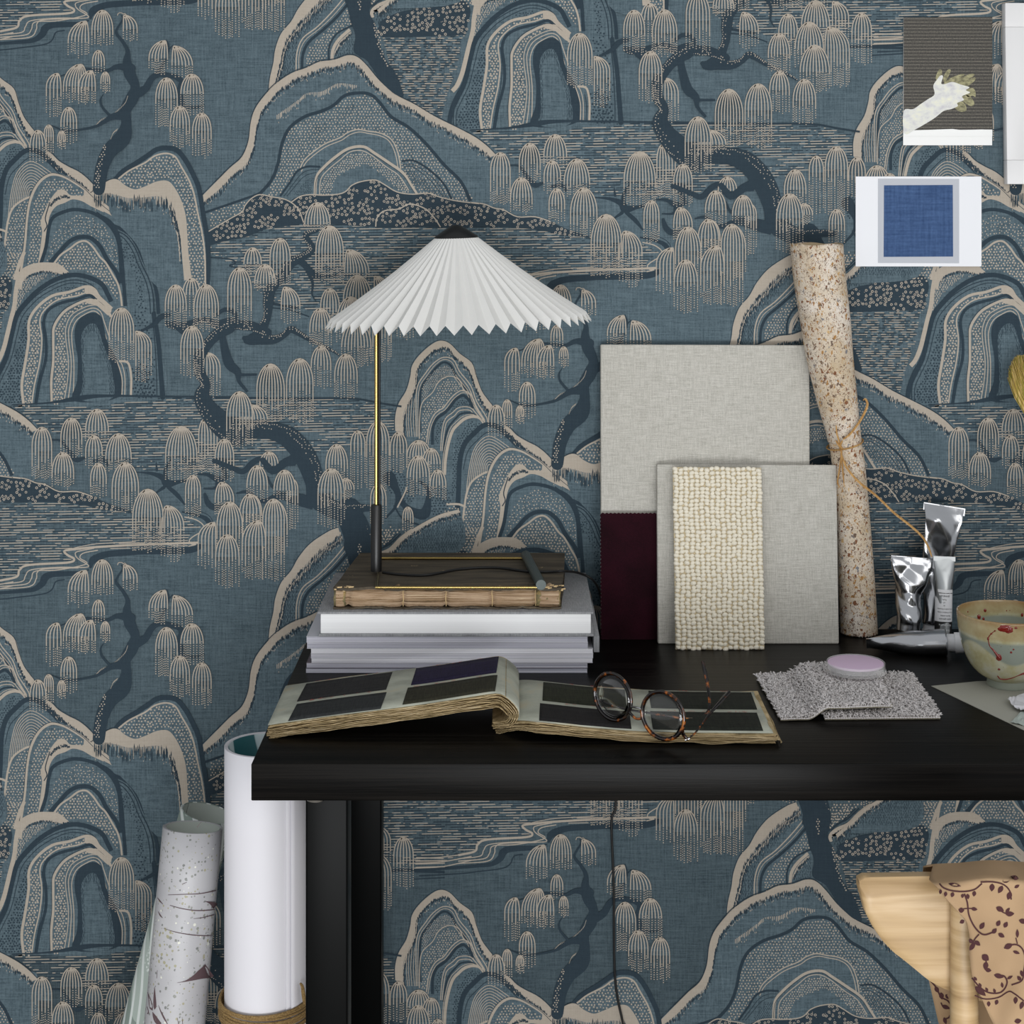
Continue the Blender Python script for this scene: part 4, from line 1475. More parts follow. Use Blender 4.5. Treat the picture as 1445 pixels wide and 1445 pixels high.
# the fold of the last panel down to the spine
Q, nr, s = arc_profile(Lp)
i0 = int(np.argmin(np.abs(Q[:, 0] + .0085) + (Q[:, 1] < .78)))
i1 = int(np.argmax(Q[:, 0])) + 6
P = [[(Q[i][0] + nr[i][0] * .0008, ysk(Q[i][0], True) * (1 - w) + ysk(Q[i][0], False) * w, Q[i][1] + nr[i][1] * .0008) for w in (.01, .25, .5, .75, .985)] for i in range(i0, i1)]
fold = grid_mesh('folded_page', P, m_apage, thick=.0005)
pgR = on_leaf(Rp, -.008, .327, .03, .985, 'right_page', m_apage, .0007, 60)
parts += [pgL, fold, pgR]
sw = [(Lp, -.283, -.166, .50, .955, sw_char, 'charcoal swatch, upper left'), (Lp, -.281, -.164, .03, .43, sw_char2, 'slate black swatch, lower left'),
      (Lp, -.134, -.021, .53, .975, sw_navy, 'aubergine swatch on the raised end of the page'), (Lp, -.137, -.019, .06, .47, sw_olive, 'dark olive ribbed swatch'),
      (Rp, .040, .150, .51, .95, sw_moss, 'moss black knitted swatch'), (Rp, .037, .153, .06, .44, sw_blk, 'soft black swatch'),
      (Rp, .182, .320, .545, .95, sw_lf, 'black green felt swatch, far row'), (Rp, .180, .318, .07, .47, sw_lf, 'black green felt swatch, near row')]
for prof, a, b, v0, v1, m, lab in sw:
    o = on_leaf(prof, a, b, v0, v1, 'cloth_swatch', m, .0013, 24, .006)
    o['label'] = lab
    nest_in(pgL if prof is Lp else pgR, o)
for prof, a, b in ((Lp, -.272, -.175), (Lp, -.13, -.04), (Rp, .06, .14), (Rp, .19, .31)):
    Q, nr, s = arc_profile(prof)
    lim = int(np.argmax(Q[:, 0])) if prof is Lp else len(Q) - 1
    for (vv, n_) in ((.485 if prof is Lp else .49, 9), (.975, 5)):
        vts, fcs = [], []
        for k in range(n_):
            x = ra.uniform(a, b)
            for q in range(2):
                x1 = x + ra.uniform(-.006, .006); v1_ = vv + ra.uniform(-.018, .018); v0_ = vv + ra.uniform(-.018, .018)
                pts = []
                for (xx, ww) in ((x, v0_), (x1, v1_)):
                    z = np.interp(xx, Q[:lim + 1, 0], Q[:lim + 1, 1]) + .0015
                    pts.append(Vector((xx, ysk(xx, True) * (1 - ww) + ysk(xx, False) * ww, z)))
                dd = (pts[1] - pts[0]); sd = Vector((-dd.y, dd.x, 0)).normalized() * .0003
                b0 = len(vts)
                vts += [pts[0] - sd, pts[1] - sd, pts[1] + sd, pts[0] + sd]
                fcs.append((b0, b0 + 1, b0 + 2, b0 + 3))
        o = pyd('pencil_writing', vts, fcs, m_red, smooth=False)
        o['kind'] = 'stuff'
        nest_in(pgL if prof is Lp else pgR, o)
# frayed strips at the right-hand end
for k in range(5):
    x = .326 + k * .0016
    pts = [Vector((x + .001 * k, ysk(.33, True) + (ysk(.33, False) - ysk(.33, True)) * w + .002, .7520 - .002 * k + .0015 * math.sin(w * 9 + k))) for w in (.0, .2, .4, .6, .8, .97)]
    parts.append(tube('frayed_edge', pts, [.0012, .0009, .0013, .0008, .0012, .0006], m_aedge, seg=6, flat=.4))
adopt(album, *parts)

# ---------------------------------------------------------------- round glasses
m_tort = mat('tortoiseshell', '#2a1508', 0.12, spec=0.6)
t = NT(m_tort)
n1 = t.noise(t.mapping((1, 1, 1)), 95, 2, 0.5)
t.color(t.ramp(n1, [(0.50, '#0d0706'), (0.58, '#331806'), (0.66, '#8a4a14'), (0.78, '#b87a2c')]))
m_lens = mat('clear_lens', '#ffffff', 0.0)
nt = m_lens.node_tree
tr_ = nt.nodes.new('ShaderNodeBsdfTransparent'); gl_ = nt.nodes.new('ShaderNodeBsdfGlossy'); gl_.inputs['Roughness'].default_value = .02
fr_n = nt.nodes.new('ShaderNodeFresnel'); fr_n.inputs[0].default_value = 1.5
mx_ = nt.nodes.new('ShaderNodeMixShader')
nt.links.new(fr_n.outputs[0], mx_.inputs[0]); nt.links.new(tr_.outputs[0], mx_.inputs[1]); nt.links.new(gl_.outputs[0], mx_.inputs[2]); nt.links.new(mx_.outputs[0], nt.nodes['Material Output'].inputs[0])
m_silver = mat('silver_wire_and_reflection', '#b5b5b8', 0.15, 1.0)  # metal of bridge and hinge pin, also the imitated lens edge reflection
GR = at(935.4, 1009.6, 2.160); GLc = at(864.6, 983.3, 2.207)
wR = Vector((math.cos(R(31)), -math.sin(R(31)), 0)); wL = Vector((math.cos(R(40)), -math.sin(R(40)), 0))
up_ = Vector((0.0, 0.06, 1)).normalized()
specs = thing('round_glasses', (GR + GLc) / 2 - Vector((0, 0, .03)), 'round tortoiseshell glasses lying open on the swatch album', 'glasses')
parts = []
rad = .0292
for C_, w in ((GR, wR), (GLc, wL)):
    pts = [C_ + w * math.cos(a) * rad + up_ * math.sin(a) * rad for a in np.linspace(0, 2 * math.pi, 49)[:-1]]
    parts.append(tube('rim', pts, .0021, m_tort, seg=12, n=1, closed=True, smooth_path=False))
    n_ = w.cross(up_).normalized()
    pts = [C_ - n_ * .0016 + w * math.cos(a) * (rad - .0022) + up_ * math.sin(a) * (rad - .0022) for a in np.linspace(0, 2 * math.pi, 49)[:-1]]
    nest_in(parts[-1], tube('lens_edge_reflection', pts, .0007, m_silver, seg=8, n=1, closed=True, smooth_path=False))  # silver ring modelled in place of the reflection along the thick lens edge
    v, f = [], []
    for side in (0, 1):
        v.append(C_ + n_ * (.0010 if side else -.0010) + n_ * .0012)
        for ring in (1, 2, 3, 4):
            for k in range(40):
                a = 2 * math.pi * k / 40
                rr = (rad - .0006) * ring / 4
                sag = .0012 * (1 - (ring / 4) ** 2)
                v.append(C_ + w * math.cos(a) * rr + up_ * math.sin(a) * rr + n_ * ((.0009 if side else -.0009) + sag))
    h = 1 + 160
    for side in (0, 1):
        b = side * h
        for k in range(40):
            k2 = (k + 1) % 40
            f.append((b, b + 1 + k, b + 1 + k2) if side else (b, b + 1 + k2, b + 1 + k))
            for ring in range(3):
                p, q = b + 1 + ring * 40, b + 1 + (ring + 1) * 40
                f.append((p + k, q + k, q + k2, p + k2) if side else (p + k, p + k2, q + k2, q + k))
    for k in range(40):
        k2 = (k + 1) % 40
        f.append((1 + 120 + k, 1 + 120 + k2, h + 1 + 120 + k2, h + 1 + 120 + k))
    nest_in(parts[-1], pyd('lens', v, f, m_lens))
a_, b_ = GLc + wL * rad * .99 - up_ * .006, GR - wR * rad * .985 + up_ * .003
parts.append(tube('bridge', [a_ + Vector((0, 0, -.001)), (a_ + b_) / 2 + Vector((.001, -.004, .001)), b_], .0013, m_silver, seg=10))
a2, b2 = GLc + wL * rad * .88 - up_ * .014, GR - wR * rad * .97 - up_ * .008
parts.append(tube('bridge', [a2, (a2 + b2) / 2 + Vector((.0, -.004, -.003)), b2], [.0019, .0016, .0019], m_tort, seg=10))
hR = at(970, 1043, 2.150)
parts.append(tube('hinge', [GR + wR * rad * .9 - up_ * .0135, at(964, 1036, 2.150), hR], [.0026, .0024, .0019], m_tort, seg=10))
parts.append(tube('hinge_pin', [hR - Vector((.003, 0, .001)), hR + Vector((.003, 0, .001))], .0016, m_silver, seg=10, smooth_path=False))
parts.append(tube('temple', [hR, at(982, 1033, 2.165), at(999, 1010, 2.20), at(1013, 994, 2.225), at(1028, 978, 2.25)], [.0014, .0016, .0024, .0038, .0042], m_tort, seg=12, flat=.7))
hL = GLc - wL * rad * .96 + up_ * -.008
parts.append(tube('temple', [hL, at(866, 996, 2.238), at(890, 1002, 2.236), at(915, 1006, 2.232), at(945, 1011, 2.228), at(975, 1014.5, 2.232), at(992, 1011, 2.245), at(1001, 998, 2.262), at(999, 970, 2.295), at(995.5, 950, 2.31), at(992, 934, 2.325)],
                  [.0018, .0018, .0016, .0015, .0015, .0016, .0017, .0020, .0023, .0029, .0030], m_tort, seg=12, flat=.75))
adopt(specs, *parts)
# ---------------------------------------------------------------- canvases and swatches against the wall
def slab(name, BL, BR, TR, TL, t, m, bev=.002, seg=3, nsub=0):
    BL, BR, TR, TL = map(Vector, (BL, BR, TR, TL))
    n = (BR - BL).cross(TL - BL).normalized()      # towards the camera
    bm = bmesh.new()
    fr = [bm.verts.new(p) for p in (BL, BR, TR, TL)]
    bk = [bm.verts.new(p - n * t) for p in (BL, BR, TR, TL)]
    bm.faces.new(fr); bm.faces.new(bk[::-1])
    for i in range(4):
        j = (i + 1) % 4
        bm.faces.new((fr[j], fr[i], bk[i], bk[j]))
    bmesh.ops.recalc_face_normals(bm, faces=bm.faces)
    if bev:
        bmesh.ops.bevel(bm, geom=bm.edges[:], offset=bev, segments=seg, affect='EDGES', profile=.5)
    o = frombm(name, bm, m)
    edge_sharp(o, 40)
    return o


m_linen = linen('natural_linen', '#9f9c93', '#cbc8c0', 700, 0.95, 0.5, (0.36, 0.62))
dbb, dbt = 2.682, 2.727
z_bt = zpx(487, dbt)
C1 = [Vector((xpx(848.5, dbb), dbb - CAM_D, DESK_Z + .0003)), Vector((xpx(1143, dbb), dbb - CAM_D, DESK_Z + .0003)), Vector((xpx(1142.5, dbt), dbt - CAM_D, z_bt)), Vector((xpx(847.5, dbt), dbt - CAM_D, zpx(486, dbt)))]
c1 = slab('linen_canvas', *C1, .017, m_linen, .0022)
tag(c1, 'large blank canvas in grey linen, leaning behind the smaller one', 'canvas', 'blank linen canvases')
dcb, dct = 2.643, 2.690
C2 = [Vector((xpx(928.5, dcb), dcb - CAM_D, DESK_Z + .0003)), Vector((xpx(1184, dcb), dcb - CAM_D, DESK_Z + .0003)), Vector((xpx(1180.5, dct), dct - CAM_D, zpx(656, dct))), Vector((xpx(927, dct), dct - CAM_D, zpx(655, dct)))]
c2_ = slab('linen_canvas', *C2, .015, m_linen, .0022)
tag(c2_, 'smaller blank canvas in grey linen, standing in front of the large one', 'canvas', 'blank linen canvases')

# maroon velvet with pinked edges
m_velvet = mat('maroon_velvet', '#2c0a16', 0.9, spec=0.1)
m_velvet.node_tree.nodes['Principled BSDF'].inputs['Sheen Weight'].default_value = .5
m_velvet.node_tree.nodes['Principled BSDF'].inputs['Sheen Tint'].default_value = srgb('#7a2038')
t = NT(m_velvet)
n1 = t.noise(t.mapping((1, 1, 1)), 900, 2, .6)
n2 = t.noise(t.mapping((1, 1, 1)), 14, 2, .5)
t.color(t.ramp(t.math('ADD', t.math('MULTIPLY', n1, .5), t.math('MULTIPLY', n2, .5)), [(.38, '#17080d'), (.62, '#2e0e19')]))


def pinked(name, BL, BR, TR, TL, t_, m, nu, nv, amp, top=True, left=True, right=False, bottom=False):
    """flat cloth piece whose chosen edges are cut in small zigzags"""
    BL, BR, TR, TL = map(Vector, (BL, BR, TR, TL))
    eu, ev = (BR - BL).normalized(), (TL - BL).normalized()
    n = eu.cross(ev).normalized()
    loop = []

    def run(A, B, k, out, on):
        for i in range(k):
            p = A.lerp(B, i / k)
            loop.append(p + out * (amp if (on and i % 2) else 0))
    run(BL, BR, nu, -ev, bottom); run(BR, TR, nv, eu, right); run(TR, TL, nu, ev, top); run(TL, BL, nv, -eu, left)
    N = len(loop)
    v = [p for p in loop] + [p - n * t_ for p in loop]
    f = [tuple(range(N)), tuple(range(N, 2 * N))[::-1]] + [(i, i + N, (i + 1) % N + N, (i + 1) % N) for i in range(N)]
    return pyd(name, v, f, m, smooth=False)


dv0, dv1 = 2.668, 2.6885
vel = pinked('velvet_swatch', Vector((xpx(849, dv0), dv0 - CAM_D, DESK_Z + .0004)), Vector((xpx(960, dv0), dv0 - CAM_D, DESK_Z + .0004)),
             Vector((xpx(960, dv1), dv1 - CAM_D, zpx(725, dv1))), Vector((xpx(848, dv1), dv1 - CAM_D, zpx(725, dv1))), .0018, m_velvet, 40, 66, .0016)
tag(vel, 'dark maroon velvet swatch against the lower left of the large canvas', 'swatch')

# chunky cream weave
m_cream = mat('cream_wool', '#e8e1cf', 0.95, spec=0.15)
t = NT(m_cream)
n1 = t.noise(t.mapping((1, 1, 1)), 700, 3, .6)
t.color(t.ramp(n1, [(.3, '#dcd3be'), (.7, '#f0eadb')]))
t.bump(n1, .5, .0006)
m_creamb = mat('cream_backing', '#cdbd9b', 0.95)
dw0, dw1 = 2.610, 2.668
A = Vector((xpx(953.5, dw0), dw0 - CAM_D, DESK_Z + .0004)); B = Vector((xpx(1079, dw0), dw0 - CAM_D, DESK_Z + .0004))
Ct = Vector((xpx(1074.5, dw1), dw1 - CAM_D, zpx(660, dw1))); Dt = Vector((xpx(949.5, dw1), dw1 - CAM_D, zpx(659, dw1)))
wool = thing('woven_wool_swatch', (A + B) / 2, 'chunky cream woven wool swatch leaning on the front of the smaller canvas', 'swatch')
nrm = (B - A).cross(Dt - A).normalized()
back = slab('backing', A + nrm * -.002, B + nrm * -.002, Ct + nrm * -.002, Dt + nrm * -.002, .003, m_creamb, .0005, 1)
ico = bmesh.new()
bmesh.ops.create_icosphere(ico, subdivisions=2, radius=1)
iv = np.array([v_.co[:] for v_ in ico.verts]); ifc = [tuple(q.index for q in fc.verts) for fc in ico.faces]
ico.free()
eu, ev = (B - A).normalized(), (Dt - A).normalized()
NUc, NVr = 17, 46
rw = random.Random(12)
vv, ff = [], []
W_w, H_w = (B - A).length, (Dt - A).length
for j in range(NVr):
    for i in range(NUc):
        u = (i + .5) / NUc + rw.uniform(-.006, .006) + (.006 * math.sin(j * .5))
        w = (j + .5) / NVr + rw.uniform(-.003, .003) + .0025 * math.sin(i * 1.3 + j * .2)
        if j in (0, NVr - 1):
            w += rw.uniform(-.006, .004)
        c0 = A.lerp(B, u).lerp(Dt.lerp(Ct, u), w)
        big = (i + j) % 2
        sx_ = W_w / NUc * (.60 if big else .50); sy_ = H_w / NVr * (.62 if big else .52)
        hz = .0042 if big else .0026
        an = rw.uniform(-.25, .25) + (.3 if i % 2 else -.3)
        ca, sa = math.cos(an), math.sin(an)
        b0 = len(vv)
        for p in iv:
            x_, y_ = p[0] * sx_, p[1] * sy_
            x_, y_ = x_ * ca - y_ * sa, x_ * sa + y_ * ca
            vv.append(c0 + eu * x_ + ev * y_ + nrm * (p[2] * hz - .0005))
        ff += [tuple(b0 + q for q in fc) for fc in ifc]
weave = pyd('wool_weave', vv, ff, m_cream)
adopt(wool, back, weave)

# ---------------------------------------------------------------- rolled flecked paper with raffia
m_fleck = mat('flecked_paper', '#cdbfa9', 0.85)
t = NT(m_fleck)
vec = t.mapping((1, 1, .8))
base = t.ramp(t.noise(t.mapping((1, 1, 1)), 18, 4, .6), [(.3, '#bba789'), (.5, '#cfc1ae'), (.7, '#ded5ca')])


def flecks(sc, thr, colr, src):
    vo = t.n('ShaderNodeTexVoronoi'); vo.inputs['Scale'].default_value = sc; vo.inputs['Randomness'].default_value = 1
    wn = t.n('ShaderNodeTexNoise'); wn.inputs['Scale'].default_value = sc * .9
    t.l(vec, wn.inputs['Vector'])
    ad = t.n('ShaderNodeMix', data_type='VECTOR'); ad.inputs[0].default_value = .012
    t.l(vec, ad.inputs[4]); t.l(wn.outputs['Color'], ad.inputs[5])
    t.l(ad.outputs[1], vo.inputs['Vector'])
    sep = t.n('ShaderNodeSeparateColor'); t.l(vo.outputs['Color'], sep.inputs[0])
    lim = t.math('MULTIPLY', t.math('POWER', sep.outputs[0], 1.3), thr)
    isf = t.math('LESS_THAN', vo.outputs['Distance'], lim)
    cc = t.ramp(sep.outputs[1], colr, 'CONSTANT')
    return t.mix(isf, src, cc)


c = flecks(215, .60, [(0, '#7a4a2c'), (.3, '#a57a45'), (.55, '#6a5648'), (.75, '#c2a070'), (.9, '#7b7c80')], base)
c = flecks(400, .58, [(0, '#6b4a34'), (.4, '#9a7c58'), (.7, '#857769')], c)
t.color(c)
m_fleck_in = mat('flecked_paper_inside', '#b19c7c', 0.9)
RP = [(1153, 344, .0405), (1157, 390, .0400), (1165, 450, .0385), (1171, 500, .0360), (1181, 560, .0315), (1191, 612, .0262), (1193.5, 630, .0258), (1198, 665, .0262), (1204, 740, .0268), (1208.5, 820, .0285), (1211.5, 880, .0292), (1212, 893, .0293)]
dR = 2.7075
path_r = [(*at(x, y, dR), r_) for x, y, r_ in RP]
Dm = catmull(np.array(path_r), 8)
SEG = 72
roll = thing('flecked_paper_roll', (Dm[-1][0], Dm[-1][1], DESK_Z), 'tall roll of brown-flecked cream paper leaning beside the canvases', 'paper roll')


def rshell(name, a0, a1, grow, m, i0=0, i1=None, zig=False, inner=False, thick=.0008, ramp=None):
    v, f = [], []
    rows = Dm[i0:i1]
    ns = SEG
    for i, (x, y, z, r_) in enumerate(rows):
        for k in range(ns + 1):
            a = a0 + (a1 - a0) * k / ns
            g = grow if ramp is None else grow + ramp * k / ns
            rr = r_ + g
            dz = 0
            if zig and i == len(rows) - 1:
                dz = (-.0022 if k % 2 else .0008)
            # deckled top
            if i == 0:
                dz += .0012 * math.sin(k * .35)
            v.append((x + rr * math.cos(a), y + rr * math.sin(a) * .98, z + dz))
    for i in range(len(rows) - 1):
        for k in range(ns):
            p = i * (ns + 1) + k
            f.append((p, p + ns + 1, p + ns + 2, p + 1))
    o = pyd(name, v, f, m)
    md = o.modifiers.new('solid', 'SOLIDIFY'); md.thickness = thick; md.offset = 0
    return o


Dm[-1][2] = DESK_Z + .0028
sh1 = rshell('paper_sheet', R(-175), R(178), 0, m_fleck, zig=True, ramp=-.0012)
sh2 = rshell('inner_turn', R(-175), R(160), -.004, m_fleck_in, i1=70)
sh3 = rshell('overlapping_edge', R(176), R(238), .0013, m_fleck, i1=46, thick=.0009, ramp=.0002)
adopt(roll, sh1, sh2, sh3)
m_raf = mat('raffia', '#b98a4e', 0.7)
t = NT(m_raf)
t.color(t.ramp(t.noise(t.mapping((400, 400, 40)), 1, 3), [(.3, '#96692f'), (.7, '#cfa569')]))
raf = thing('raffia_tie', at(1184, 632, 2.675), 'strand of tan raffia knotted around the flecked paper roll', 'tie')
cxr, cyr = at(1192.5, 626, dR).x, at(1192.5, 626, dR).y
ring = []
for k in range(36):
    a = 2 * math.pi * k / 36
    yy = 627 - 6 * math.cos(a)
    ring.append((cxr + .0276 * math.cos(a), cyr + .0272 * math.sin(a), zpx(yy - 2 * math.sin(a), dR)))
p_ = [tube('band', ring, .0019, m_raf, seg=8, n=1, closed=True, smooth_path=False, flat=.5)]
dk = 2.676
def rf(s, w, name='raffia_end'):
    pts = []
    for q in s.split():
        x, y, d = [float(z_) for z_ in q.split(',')]
        pts.append(at(x, y, d))
    n_ = len(pts)
    return tube(name, pts, [w * (.6 if i in (0, n_ - 1) else 1) for i in range(n_)], m_raf, seg=8, flat=.35)
p_ += [rf('1180,622,2.674 1184,628,2.670 1190,634,2.672', .0038, 'knot'), rf('1186,636,2.673 1186,628,2.670 1189,622,2.674', .0030, 'knot'),
       rf('1180,600,2.677 1181,612,2.675 1185,626,2.672 1187,640,2.674 1185,660,2.675 1182,680,2.677 1185,688,2.674', .0021),
       rf('1188,634,2.673 1188,650,2.672 1190,672,2.674 1191,684,2.675', .0018),
       rf('1190,620,2.673 1200,612,2.671 1213,595,2.68 1221,580,2.69 1224,570,2.69 1221,563,2.69 1218,565,2.69', .0019),
       rf('1187,640,2.673 1195,660,2.670 1212,680,2.669 1237,700,2.674 1262,724,2.674 1285,742,2.672 1302,758,2.670 1310,772,2.668 1315,786,2.664', .0026)]
adopt(raf, *p_)

# ---------------------------------------------------------------- cards and frame on the wall
def wall_quad(name, TLp, TRp, BRp, BLp, t_, m, dist=2.7488, smooth=False):
    P = [at(*q, dist) for q in (BLp, BRp, TRp, TLp)]
    return slab(name, *P, t_, m, 0)


m_card = mat('white_card', '#e9eaee', 0.6)
m_mount = mat('pale_grey_print', '#b9bcc3', 0.7)
m_blue = linen('blue_wash', '#2c4369', '#4b658f', 260, .8, 0, (0.34, 0.66))
card = thing('postcard', at(1296, 312, 2.749), 'white card with a blue square, on the wall under the photograph', 'card')
pc = [wall_quad('card', (1207.5, 249), (1385, 249), (1385, 376), (1207.5, 376), .0008, m_card, 2.7465),
      wall_quad('grey_panel', (1239, 252), (1353.5, 252.5), (1353.5, 371.5), (1239, 371), .0002, m_mount, 2.7461),
      wall_quad('blue_square', (1247.5, 261.5), (1344.5, 261), (1345, 362), (1247, 362.5), .0002, m_blue, 2.7458)]
adopt(card, pc[0])
nest_in(pc[0], *pc[1:])

m_phbg = mat('ribbed_dark_print', '#3c3833', 0.6)
t = NT(m_phbg)
sep = t.n('ShaderNodeSeparateXYZ'); t.l(t.co.outputs['Object'], sep.inputs[0])
wave = t.math('SINE', t.math('MULTIPLY', sep.outputs[2], 2 * math.pi / .0052))
st = t.ramp(wave, [(.86, 0.0), (.99, 1.0)])
ns_ = t.noise(t.mapping((420, 1, 420)), 1, 3, .7)
c = t.ramp(ns_, [(.3, '#1f1d1b'), (.6, '#45413a'), (.8, '#5c564c')])
c = t.mix(t.math('MULTIPLY', st, t.ramp(ns_, [(.3, 0.25), (.6, 0.8)])), c, '#9a9384')
t.color(c)
m_phw = mat('photo_white', '#f1f1ef', 0.55)
m_phskin = mat('photo_pale_skin', '#dcdcd6', 0.6)
t = NT(m_phskin)
t.color(t.ramp(t.noise(t.mapping((60, 1, 90)), 1, 4, .6), [(.3, '#c2c0c6'), (.5, '#dcdcd6'), (.7, '#ebe9d2')]))
m_phyel = mat('photo_yellow_blur', '#8e8863', 0.6)
t = NT(m_phyel)
t.color(t.ramp(t.noise(t.mapping((120, 1, 220)), 1, 3, .6), [(.35, '#5f5c43'), (.7, '#b2ac82')]))
photo = thing('photograph', at(1337, 115, 2.749), 'photograph of a pale forearm and hand on a dark ribbed ground', 'photograph')
P0 = 2.7465


def flat_print(name, pts, lvl, m, smooth=True):
    """a printed shape lying on a card: pts in photo pixels on the wall"""
    Q = catmull(np.array(pts, float), 4, True) if smooth else np.array(pts, float)
    vs = [at(x, y, P0 - .0006 - lvl * .00015) for x, y in Q]
    return pyd(name, vs, [tuple(range(len(vs)))[::-1]], m, smooth=False)


def zz2(s):   # drawing units of the enlarged photo -> photo pixels
    return [(1195 + float(q.split(',')[0]) * 250 / 1445, float(q.split(',')[1]) * 250 / 1445) for q in s.split()]


pp = [wall_quad('print', (1275, 24.5), (1400, 24.5), (1400, 205), (1274.5, 205), .0008, m_phw, P0),
      flat_print('ribbed_ground', zz2('463,142 1187,140 1187,1056 463,1062'), 0, m_phbg, False),
      flat_print('white_ledge', zz2('463,1078 560,1062 700,1058 860,1052 930,1060 1100,1056 1187,1058 1187,1110 463,1110'), 1, m_phw, False),
      flat_print('finger', zz2('725,640 735,600 755,565 775,575 775,620 755,680'), 1, m_phyel), flat_print('finger', zz2('785,640 805,590 830,565 848,575 830,620 800,670'), 1, m_phyel),
      *[flat_print('blurred_finger', zz2(q_), 1, m_phyel) for q_ in ('790,680 850,635 930,605 960,612 900,650 830,695', '840,690 920,640 1010,602 1040,615 960,665 880,705', '900,705 970,660 1040,630 1045,655 990,700 930,725',
        '960,745 1010,715 1045,735 1050,790 1025,780 985,790', '930,800 975,775 1020,800 1040,850 1010,865 965,840', '880,860 925,825 965,850 975,900 930,912 890,890')],
      flat_print('forearm', zz2('463,905 540,890 600,850 660,810 715,770 705,700 735,650 765,615 785,625 770,680 800,685 860,668 930,690 1000,712 970,735 1005,755 940,785 955,815 900,840 905,865 850,890 790,905 720,960 640,1010 560,1055 470,1090'), 2, m_phskin)]
adopt(photo, pp[0])
nest_in(pp[0], *pp[1:])

m_frw = mat('white_lacquer_frame', '#dedddd', 0.4)
fx0, fx1, fy0, fy1 = 1419.5, 1640, 4, 260
pf = thing('picture_frame', at(1530, 130, 2.749), 'white picture frame at the top right edge beside the photograph', 'picture frame')
dF_ = 2.728
w_ = 34
ps = []
for nm, q in (('frame_rail', [(fx0 + 1.5, fy1 - w_), (fx1, fy1 - w_), (fx1, fy1), (fx0 + 2, fy1)]), ('frame_rail', [(fx0 - 1, fy0), (fx1, fy0), (fx1, fy0 + w_), (fx0 - 1, fy0 + w_)]),
              ('frame_stile', [(fx0 - 1, fy0 + w_), (fx0 - 1 + w_, fy0 + w_), (fx0 + w_, fy1 - w_), (fx0 + 1.5, fy1 - w_)]), ('frame_stile', [(fx1 - w_, fy0 + w_), (fx1, fy0 + w_), (fx1, fy1 - w_), (fx1 - w_, fy1 - w_)])):
    TLq, TRq, BRq, BLq = [at(*z_, dF_) for z_ in q]
    ps.append(slab(nm, BLq, BRq, TRq, TLq, .0205, m_frw, .0012, 2))
TLq, TRq, BRq, BLq = [at(*z_, 2.738) for z_ in ((fx0 + w_ - 6, fy0 + w_ - 6), (fx1 - w_ + 6, fy0 + w_ - 6), (fx1 - w_ + 6, fy1 - w_ + 6), (fx0 + w_ - 6, fy1 - w_ + 6))]
ps.append(slab('mount', BLq, BRq, TRq, TLq, .004, m_card, 0))
adopt(pf, *ps)
# ---------------------------------------------------------------- paint tubes
m_alu = mat('crumpled_aluminium', '#b9babd', 0.20, 1.0)
m_alu2 = mat('matt_aluminium', '#a5a8a9', 0.36, 1.0)
m_cap = mat('white_plastic_cap', '#e4e4e6', 0.35)
m_lab = mat('white_label', '#e6e6e8', 0.5)
m_ink = mat('black_ink', '#141414', 0.5)


def text_geo(s, size):
    cu = bpy.data.curves.new('txt', 'FONT')
    cu.body, cu.size, cu.align_x, cu.align_y = s, size, 'CENTER', 'CENTER'
    cu.resolution_u = 2
    o = bpy.data.objects.new('txt', cu)
    col.objects.link(o)
    dg = bpy.context.evaluated_depsgraph_get()
    me = o.evaluated_get(dg).to_mesh()
    v = [tuple(p.co) for p in me.vertices]
    f = [tuple(p.vertices) for p in me.polygons]
    o.evaluated_get(dg).to_mesh_clear()
    bpy.data.objects.remove(o)
    return v, f


